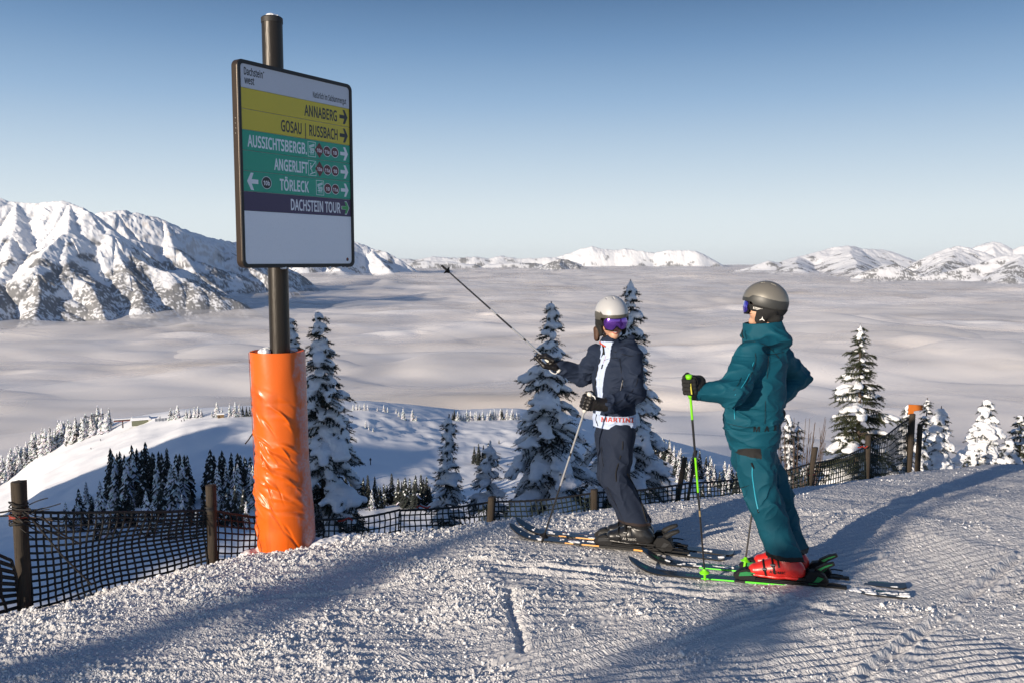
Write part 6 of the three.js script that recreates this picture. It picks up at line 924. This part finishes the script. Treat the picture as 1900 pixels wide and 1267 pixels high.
function ski(label, tip, tail, o) {                                             // lies on the snow from tail to tip, binding on it
  const d = tip.clone().sub(tail), L = d.length(), t = thing('ski', label, 'ski', tail.clone(), o.group); t.quaternion.setFromRotationMatrix(new THREE.Matrix4().makeBasis(d.clone().normalize(), V(0, 1, 0).addScaledVector(d.clone().normalize(), -d.clone().normalize().y).normalize(), d.clone().normalize().cross(V(0, 1, 0)).normalize()));
  const hw = s => { const e = s > 0.93 ? Math.sqrt(Math.max(0, 1 - ((s - 0.93) / 0.07) ** 2)) : s < 0.012 ? 0.82 + 0.18 * s / 0.012 : 1; return (0.034 + 0.019 * Math.pow(Math.abs(s - 0.44) / 0.5, 2)) * e + 0.0004; }, up = s => 0.09 * Math.pow(Math.max(0, (s - 0.86) / 0.14), 2) + 0.012 * Math.pow(Math.max(0, (0.04 - s) / 0.04), 2);
  const N = 90, thick = s => lerp(0.008, 0.016, Math.exp(-Math.pow((s - 0.44) / 0.22, 2)));
  const strip = (f0, f1, uv) => gridGeo(N, 2, (u, v) => { const a = f0(u), b = f1(u); return a.lerp(b, v); }, uv || ((u, v) => [u, v]));
  const P = (s, k, z) => V(s * L, up(s) + k * thick(s) + 0.002, z * hw(s));
  obj('topsheet', strip(s => P(s, 1, -0.92), s => P(s, 1, 0.92)), o.top, t);
  obj('base', strip(s => P(s, 0, 1), s => P(s, 0, -1)), mBlack, t);
  for (const z of [-1, 1]) { const side = strip(z < 0 ? (s => P(s, 0, z)) : (s => P(s, 1, z * 0.92)), z < 0 ? (s => P(s, 1, z * 0.92)) : (s => P(s, 0, z))); obj('sidewall', side, mBlack, t); for (const [a, b] of o.stripes) obj('edge_stripe', gridGeo(16, 1, (u, v) => { const s = lerp(a, b, u); return P(s, 0.25 + 0.7 * (z < 0 ? v : 1 - v), z * (1 - 0.08 * (0.25 + 0.7 * (z < 0 ? v : 1 - v)))).add(V(0, 0.0006, z * 0.0012)); }), o.stripe, t); }
  const bx = o.boot * L, y0 = 0.017, bd = new THREE.Group(); bd.name = 'binding'; bd.position.set(bx, y0, 0); bd.scale.set(0.95, 0.84, 0.92); t.add(bd);
  const A = o.accent;
  obj('plate', [put(box(0.50, 0.018, 0.064, 0.006), 0.02, 0.008, 0), put(box(0.30, 0.012, 0.058, 0.004), 0.03, 0.022, 0)], mBlack, bd);
  const tp = new THREE.Shape(); [[0.165, 0], [0.29, 0], [0.30, 0.02], [0.265, 0.055], [0.225, 0.075], [0.185, 0.07], [0.172, 0.04], [0.165, 0.028]].forEach(([x, y], i) => i ? tp.lineTo(x, y) : tp.moveTo(x, y));
  const toe = new THREE.ExtrudeGeometry(tp, { depth: 0.05, bevelEnabled: true, bevelSize: 0.005, bevelThickness: 0.008, bevelSegments: 2 }); toe.translate(0, 0.012, -0.025); obj('toe_piece', toe, mBlack, bd);
  for (const z of [-1, 1]) { const w = new THREE.Shape(); [[0.18, 0.035], [0.27, 0.022], [0.262, 0.05], [0.215, 0.062]].forEach(([x, y], i) => i ? w.lineTo(x, y) : w.moveTo(x, y)); const wg = new THREE.ExtrudeGeometry(w, { depth: 0.004, bevelEnabled: false }); wg.translate(0, 0.012, z > 0 ? 0.0335 : -0.0375); obj('toe_wing', wg, A, bd); }
  obj('toe_wing', put(box(0.05, 0.012, 0.085, 0.004), 0.19, 0.066, 0), A, bd);
  const hp = new THREE.Shape(); [[-0.14, 0], [-0.27, 0], [-0.285, 0.03], [-0.262, 0.075], [-0.215, 0.105], [-0.17, 0.095], [-0.148, 0.06]].forEach(([x, y], i) => i ? hp.lineTo(x, y) : hp.moveTo(x, y));
  const heel = new THREE.ExtrudeGeometry(hp, { depth: 0.046, bevelEnabled: true, bevelSize: 0.005, bevelThickness: 0.008, bevelSegments: 2 }); heel.translate(0, 0.012, -0.023); obj('heel_piece', heel, mBlack, bd);
  for (const z of [-1, 1]) { const w = new THREE.Shape(); [[-0.165, 0.01], [-0.215, 0.012], [-0.258, 0.06], [-0.222, 0.07], [-0.2, 0.03]].forEach(([x, y], i) => i ? w.lineTo(x, y) : w.moveTo(x, y)); const wg = new THREE.ExtrudeGeometry(w, { depth: 0.004, bevelEnabled: false }); wg.translate(0, 0.012, z > 0 ? 0.0318 : -0.0358); obj('heel_wing', wg, A, bd); }
  const lever = new THREE.Shape(); [[-0.20, 0.10], [-0.215, 0.125], [-0.27, 0.16], [-0.315, 0.175], [-0.322, 0.16], [-0.27, 0.125], [-0.235, 0.095]].forEach(([x, y], i) => i ? lever.lineTo(x, y) : lever.moveTo(x, y));
  const lg = new THREE.ExtrudeGeometry(lever, { depth: 0.030, bevelEnabled: true, bevelSize: 0.003, bevelThickness: 0.004, bevelSegments: 2 }); lg.translate(0, 0.012, -0.015); obj('heel_lever', lg, mBlack, bd);
  for (const z of [-1, 1]) { const w = new THREE.Shape(); [[-0.222, 0.122], [-0.268, 0.152], [-0.308, 0.169], [-0.308, 0.163], [-0.262, 0.135], [-0.24, 0.112]].forEach(([x, y], i) => i ? w.lineTo(x, y) : w.moveTo(x, y)); const wg = new THREE.ExtrudeGeometry(w, { depth: 0.003, bevelEnabled: false }); wg.translate(0, 0.012, z > 0 ? 0.0192 : -0.0222); obj('lever_inlay', wg, A, bd); }
  obj('brake_arm', [-1, 1].map(z => tube([V(-0.10, 0.03, z * 0.04), V(-0.2, 0.035, z * 0.045), V(-0.31, 0.05, z * 0.05), V(-0.36, 0.045, z * 0.05)], 0.005, 6)), mBlack, bd);
  obj('track', put(box(0.20, 0.016, 0.05, 0.004), -0.30, 0.010, 0), mBlack, bd);
  // snow lying on the ski
  const sf = new Field(0.012), rs = RNG(o.seed); for (let k = 0; k < (o.snowN ?? 26); k++) { const s = o.snowAt ? lerp(o.snowAt[0], o.snowAt[1], rs()) : rs() * 0.95; if (Math.abs(s * L - bx) < 0.2 && rs() < 0.8) continue; const z = (rs() - 0.5) * 1.6 * hw(s), r = 0.004 + 0.009 * rs(); sf.cap(V(s * L, up(s) + thick(s) + 0.002, z), V(s * L + 0.05 * rs(), up(s) + thick(s), z + 0.01 * (rs() - 0.5)), r, r * 0.7, V(0, 1, 0), 0.6); } sf.after = (q, x, y, z) => q + 0.003 * noise(x * 90, y * 90, z * 90); obj('snow', sf.mesh(0.004), mTreeSnow, t).userData.kind = 'stuff';
  return { t, L, bx, d: d.clone().normalize(), at: x => tail.clone().addScaledVector(d.clone().normalize(), x).add(V(0, 0, 0)) };
}
const onSnow = (px, py) => { const q = ground(px, py); q.y = H(q.x, q.z) + 0.03 * fbm(q.x * 0.8, q.z * 0.8, 21, 3) + 0.006; return q; };
const mAtomicGreen = std([0.012, 0.20, 0.055], 0.45), mNeon = std([0.08, 0.72, 0.01], 0.45), mOrange = std([0.75, 0.30, 0.01], 0.45), mGrayAcc = std([0.03, 0.031, 0.033], 0.35);
const topM = phys([1, 1, 1], 0.35, { map: skiTop('#1b222b', '#0f7a46', 'ATOMIC'), clearcoat: 0.4 }), topW = phys([1, 1, 1], 0.3, { map: skiTop('#10151c', '#232a33', 'ATOMIC'), clearcoat: 0.5 });
const wN = ski('woman\'s near ski, black with a yellow edge stripe, its tip lowest on the left', onSnow(945, 995), onSnow(1346, 1039), { boot: 0.40, top: topW, stripe: mOrange, stripes: [[0.36, 0.40], [0.56, 0.64], [0.68, 0.72]], accent: mGrayAcc, seed: 3 });
const wF = ski('woman\'s far ski, dark, its tip behind the near one', onSnow(957, 984), onSnow(1362, 1030), { boot: 0.435, top: topW, stripe: mOrange, stripes: [[0.55, 0.70], [0.74, 0.78]], accent: mGrayAcc, seed: 5 });
const mN = ski('man\'s near ski, black with a neon green edge, snow on its tail', onSnow(1166, 1056), onSnow(1688, 1110), { boot: 0.432, top: topM, stripe: mNeon, stripes: [[0.30, 0.34], [0.40, 0.56], [0.60, 0.72]], accent: mAtomicGreen, seed: 7, snowN: 60, snowAt: [0.0, 0.45] });
const mF = ski('man\'s far ski, grey-black with a green star on its tip', onSnow(1189, 1039), onSnow(1682, 1091), { boot: 0.43, top: topM, stripe: mNeon, stripes: [[0.58, 0.76]], accent: mAtomicGreen, seed: 9 });
const bootW = phys([0.012, 0.012, 0.013], 0.35, { clearcoat: 0.3 }), bootM = phys([0.62, 0.022, 0.016], 0.38, { clearcoat: 0.3, clearcoatRoughness: 0.3 });
for (const [s, who, mat, opt] of [[wN, woman, bootW, { text: '#a9a7a2' }], [wF, woman, bootW, { text: '#a9a7a2' }], [mN, man, bootM, { text: '#141012' }], [mF, man, bootM, { text: '#141012' }]]) boot(who, s.at(s.bx + 0.005).add(V(0, 0.043, 0)), s.d, 0, mat, opt);

function pole(label, grip, tip, o) {
  const t = thing('ski_pole', label, 'ski pole', tip.clone()), d = grip.clone().sub(tip), L = d.length() + 0.06, q = new THREE.Quaternion().setFromUnitVectors(V(0, 1, 0), d.clone().normalize()); t.quaternion.copy(q);
  let y = 0.03; const r = s => lerp(0.0052, 0.0078, clamp(s / L, 0, 1));
  obj('tip', put(new THREE.CylinderGeometry(0.005, 0.0015, 0.05, 10), 0, 0.022, 0), std([0.25, 0.25, 0.26], 0.3, { metalness: 0.9 }), t);
  for (const [a, b, m] of o.sections) obj('shaft', put(new THREE.CylinderGeometry(r(b * L), r(a * L), (b - a) * L, 14), 0, (a + b) / 2 * L, 0), m, t);
  const bk = new THREE.LatheGeometry([[0.007, 0.012], [0.010, 0.0], [0.030, -0.006], [0.033, -0.004], [0.030, 0.0], [0.014, 0.010], [0.010, 0.020], [0.0075, 0.022]].map(([x, y2]) => new THREE.Vector2(x, y2)), 20); obj('basket', [put(bk, 0, 0.065, 0), put(new THREE.CylinderGeometry(0.009, 0.008, 0.05, 12), 0, 0.035, 0)], o.basket, t);
  const gl = new THREE.LatheGeometry([[0.0, -0.075], [0.012, -0.075], [0.015, -0.06], [0.0135, -0.03], [0.016, 0.0], [0.014, 0.03], [0.017, 0.05], [0.021, 0.058], [0.019, 0.07], [0.0, 0.074]].map(([x, y2]) => new THREE.Vector2(x, y2)), 18); obj('grip', put(gl, 0, d.length() + 0.0, 0), o.grip, t);
  const s0 = V(0.012, d.length() + 0.06, 0.01), strapPts = [s0, s0.clone().add(V(0.022, -0.005, 0.012)), s0.clone().add(V(0.032, -0.04, 0.012)), s0.clone().add(V(0.022, -0.065, 0.008)), V(0.014, d.length() + 0.04, 0.0)]; obj('strap', tube(new THREE.CatmullRomCurve3(strapPts).getPoints(20), 0.0042, 6), o.strap, t);
  return t;
}
const mAlu = phys([0.72, 0.71, 0.69], 0.28, { metalness: 0.7 }), mPoleBlack = phys([0.02, 0.02, 0.02], 0.3, { clearcoat: 0.4 }), mPoleGreen = phys([0.20, 0.70, 0.012], 0.35, { clearcoat: 0.3 });
{
  const p = woman.poles, w = man.poles;
  pole('woman\'s raised ski pole pointing up to the left', p.gripR, p.tipR, { sections: [[0.03, 0.42, mPoleBlack], [0.42, 0.47, mAlu], [0.47, 0.60, mPoleBlack], [0.60, 0.70, mAlu], [0.70, 0.72, mPoleBlack], [0.72, 1, mAlu]], basket: mBlack, grip: std([0.7, 0.68, 0.62], 0.5), strap: mWhiteCloth });
  pole('woman\'s ski pole planted in the snow beside her ski tips, white above and black below', p.gripL, p.tipL, { sections: [[0.03, 0.40, mPoleBlack], [0.40, 0.60, mAlu], [0.60, 0.62, mPoleBlack], [0.62, 1, mAlu]], basket: mBlack, grip: std([0.7, 0.68, 0.62], 0.5), strap: mWhiteCloth });
  pole('man\'s green and black ski pole held out in front of him', w.gripL, w.tipL, { sections: [[0.03, 0.33, mPoleBlack], [0.33, 0.36, phys([0.5, 0.38, 0.2], 0.3, { metalness: 0.5 })], [0.36, 0.45, mPoleBlack], [0.45, 0.62, mPoleGreen], [0.62, 0.80, mPoleBlack], [0.80, 1, mPoleGreen]], basket: mPoleGreen, grip: mPoleGreen, strap: mBlack });
  pole('man\'s second ski pole, black with a green basket, behind his leg', w.gripR, w.tipR, { sections: [[0.03, 0.6, mPoleBlack], [0.6, 1, mPoleBlack]], basket: mPoleGreen, grip: mPoleGreen, strap: mBlack });
}

// ---------------------------------------------------------------- lift station, masts and small things on the hill across the hollow
{
  const spot = (px, py) => { let q = ground(px, py); if (!q || q.distanceTo(EYE) < 100) { q = atRange(px, 600, interp(CRANGE, px) - 12); q.y = H(q.x, q.z); } return q; };
  const face = (t, q) => { t.rotation.y = Math.atan2(EYE.x - q.x, EYE.z - q.z); };
  const mWall = std([0.62, 0.60, 0.56], 0.8), mOlive = std([0.16, 0.17, 0.11], 0.7), mDark = std([0.05, 0.035, 0.03], 0.7), mPane = phys([0.05, 0.06, 0.08], 0.1), mSteelG = std([0.10, 0.10, 0.11], 0.5, { metalness: 0.4 });
  { const q = spot(258, 787), s = q.distanceTo(EYE) / F, t = thing('lift_station', 'low lift station with white roof and dark canopy on the left crest', 'lift station', q); face(t, q); const m = v => v * s;
    obj('wall', put(box(m(26), m(9), m(20), 0.1), m(1), m(4), 0), mOlive, t); obj('roof', [put(box(m(32), m(2.2), m(24), 0.2), m(2), m(10), 0, 0, 0, 0.02), put(box(m(28), m(3), m(20), 0.3), m(2), m(11.5), 0)], mTreeSnow, t);
    const wb = obj('annexe', put(box(m(18), m(9), m(18), 0.1), m(23), m(4), m(1)), mWall, t); obj('roof', put(box(m(21), m(1.6), m(20), 0.2), m(23), m(9.4), m(1), 0, 0, -0.05), mTreeSnow, t);
    for (const x of [18, 24]) { const w = obj('window', put(box(m(1.6), m(1.8), 0.2, 0.02), m(x), m(5), m(10.05)), mPane, t); } obj('door', put(box(m(1.8), m(3.6), 0.25, 0.02), m(29), m(2), m(10.05)), mDark, t);
    obj('canopy', [put(box(m(29), m(2.6), m(12), 0.2), m(-25), m(9.6), 0)], mDark, t); obj('canopy_roof', put(box(m(31), m(1.6), m(13), 0.2), m(-25), m(11.8), 0), mTreeSnow, t); obj('canopy_leg', put(new THREE.CylinderGeometry(m(1), m(1.2), m(14), 10), m(-26), m(3), 0), mDark, t); obj('fascia', put(box(m(29), m(0.7), 0.2, 0.02), m(-25), m(8.7), m(6.1)), std([0.35, 0.07, 0.03], 0.6), t); }
  for (const [px, py, h, l] of [[171, 809, 36, 'left lift mast with cross arm below the station'], [187, 803, 34, 'right lift mast with cross arm next to the station']]) { const q = spot(px, py), s = q.distanceTo(EYE) / F, t = thing('lift_mast', l, 'lift mast', q); face(t, q); const m = v => v * s; obj('mast', tube([V(m(2), 0, 0), V(m(-1), m(h), 0)], m(1.3), 8, m(0.8)), mSteelG, t); obj('cross_arm', put(box(m(20), m(1.3), m(1.5), 0.05), m(-1), m(h - 3), 0, 0, 0, 0.08), mSteelG, t); for (const x of [-9, 8]) obj('pulley_row', put(box(m(5), m(1.2), m(1), 0.05), m(x), m(h - 1.6), 0), mSteelG, t); obj('ladder_platform', put(box(m(6), m(0.8), m(3), 0.05), m(-1), m(h - 6), 0), mSteelG, t); }
  { const q = spot(409, 774), s = q.distanceTo(EYE) / F, t = thing('hut', 'tiny wooden hut on the crest left of the padding', 'hut', q); face(t, q); const m = v => v * s; obj('wall', put(box(m(11), m(6), m(9), 0.05), 0, m(2.6), 0), std([0.20, 0.13, 0.06], 0.8), t); obj('roof', put(box(m(14), m(2.4), m(11), 0.3), 0, m(6.6), 0), mTreeSnow, t); obj('door', put(box(m(2), m(3.6), 0.15, 0.02), m(-3), m(1.8), m(4.6)), mDark, t); }
  { const q = spot(307, 780), s = q.distanceTo(EYE) / F, t = thing('wind_fence', 'low blue-grey fence right of the lift station', 'fence', q); face(t, q); const m = v => v * s; for (let k = 0; k < 7; k++) obj('panel', put(box(m(4.4), m(4.5), 0.15, 0.02), m(-15 + k * 5), m(2 + 0.25 * k), m(0.2 * k)), std([0.16, 0.18, 0.22], 0.7), t); }
  const fig = [[352, 777, 5, 'tiny dark skier high on the sunlit slope below the hut'], [341, 781, 3.6, 'tiny skier left of the dark one on the sunlit slope'], [336, 782, 3.6, 'leftmost tiny skier on the sunlit slope'], [186, 818, 4, 'tiny skier on the slope below the lift masts'], [168, 834, 4, 'tiny skier lower down the sunlit run']];
  const ff = new Field(0.12); ff.cap(V(0, 1.0, 0), V(0, 1.4, 0.05), 0.2, 0.22).ball(V(0, 1.66, 0.06), 0.14).cap(V(-0.12, 0.95, 0), V(-0.15, 0.05, 0), 0.12, 0.09).cap(V(0.12, 0.95, 0), V(0.15, 0.05, 0), 0.12, 0.09).cap(V(-0.2, 1.4, 0), V(-0.38, 1.0, 0.2), 0.09, 0.07).cap(V(0.2, 1.4, 0), V(0.38, 1.0, 0.2), 0.09, 0.07);
  const fgeo = ff.mesh(0.06); for (const [px, py, h, l] of fig) { const q = spot(px, py), m = obj('person', fgeo, std([0.03, 0.03, 0.045], 0.8)); m.position.copy(q); const s = clamp(h * q.distanceTo(EYE) / F / 1.8, 0.8, 1.4); m.scale.setScalar(s); tag(m, l, 'person', undefined); }
  { const q = spot(687, 862), t = thing('marker_post', 'lone dark post on the shaded slope right of the padding', 'post', q), s = q.distanceTo(EYE) / F; obj('stake', tube([V(0, -0.5, 0), V(0.1, 13 * s, 0)], 0.9 * s, 8, 0.7 * s), mDark, t); obj('board', put(box(3.4 * s, 3 * s, 0.4, 0.05), 0.1, 10 * s, 0.3), mDark, t); }
}
renderer.render(scene, camera);
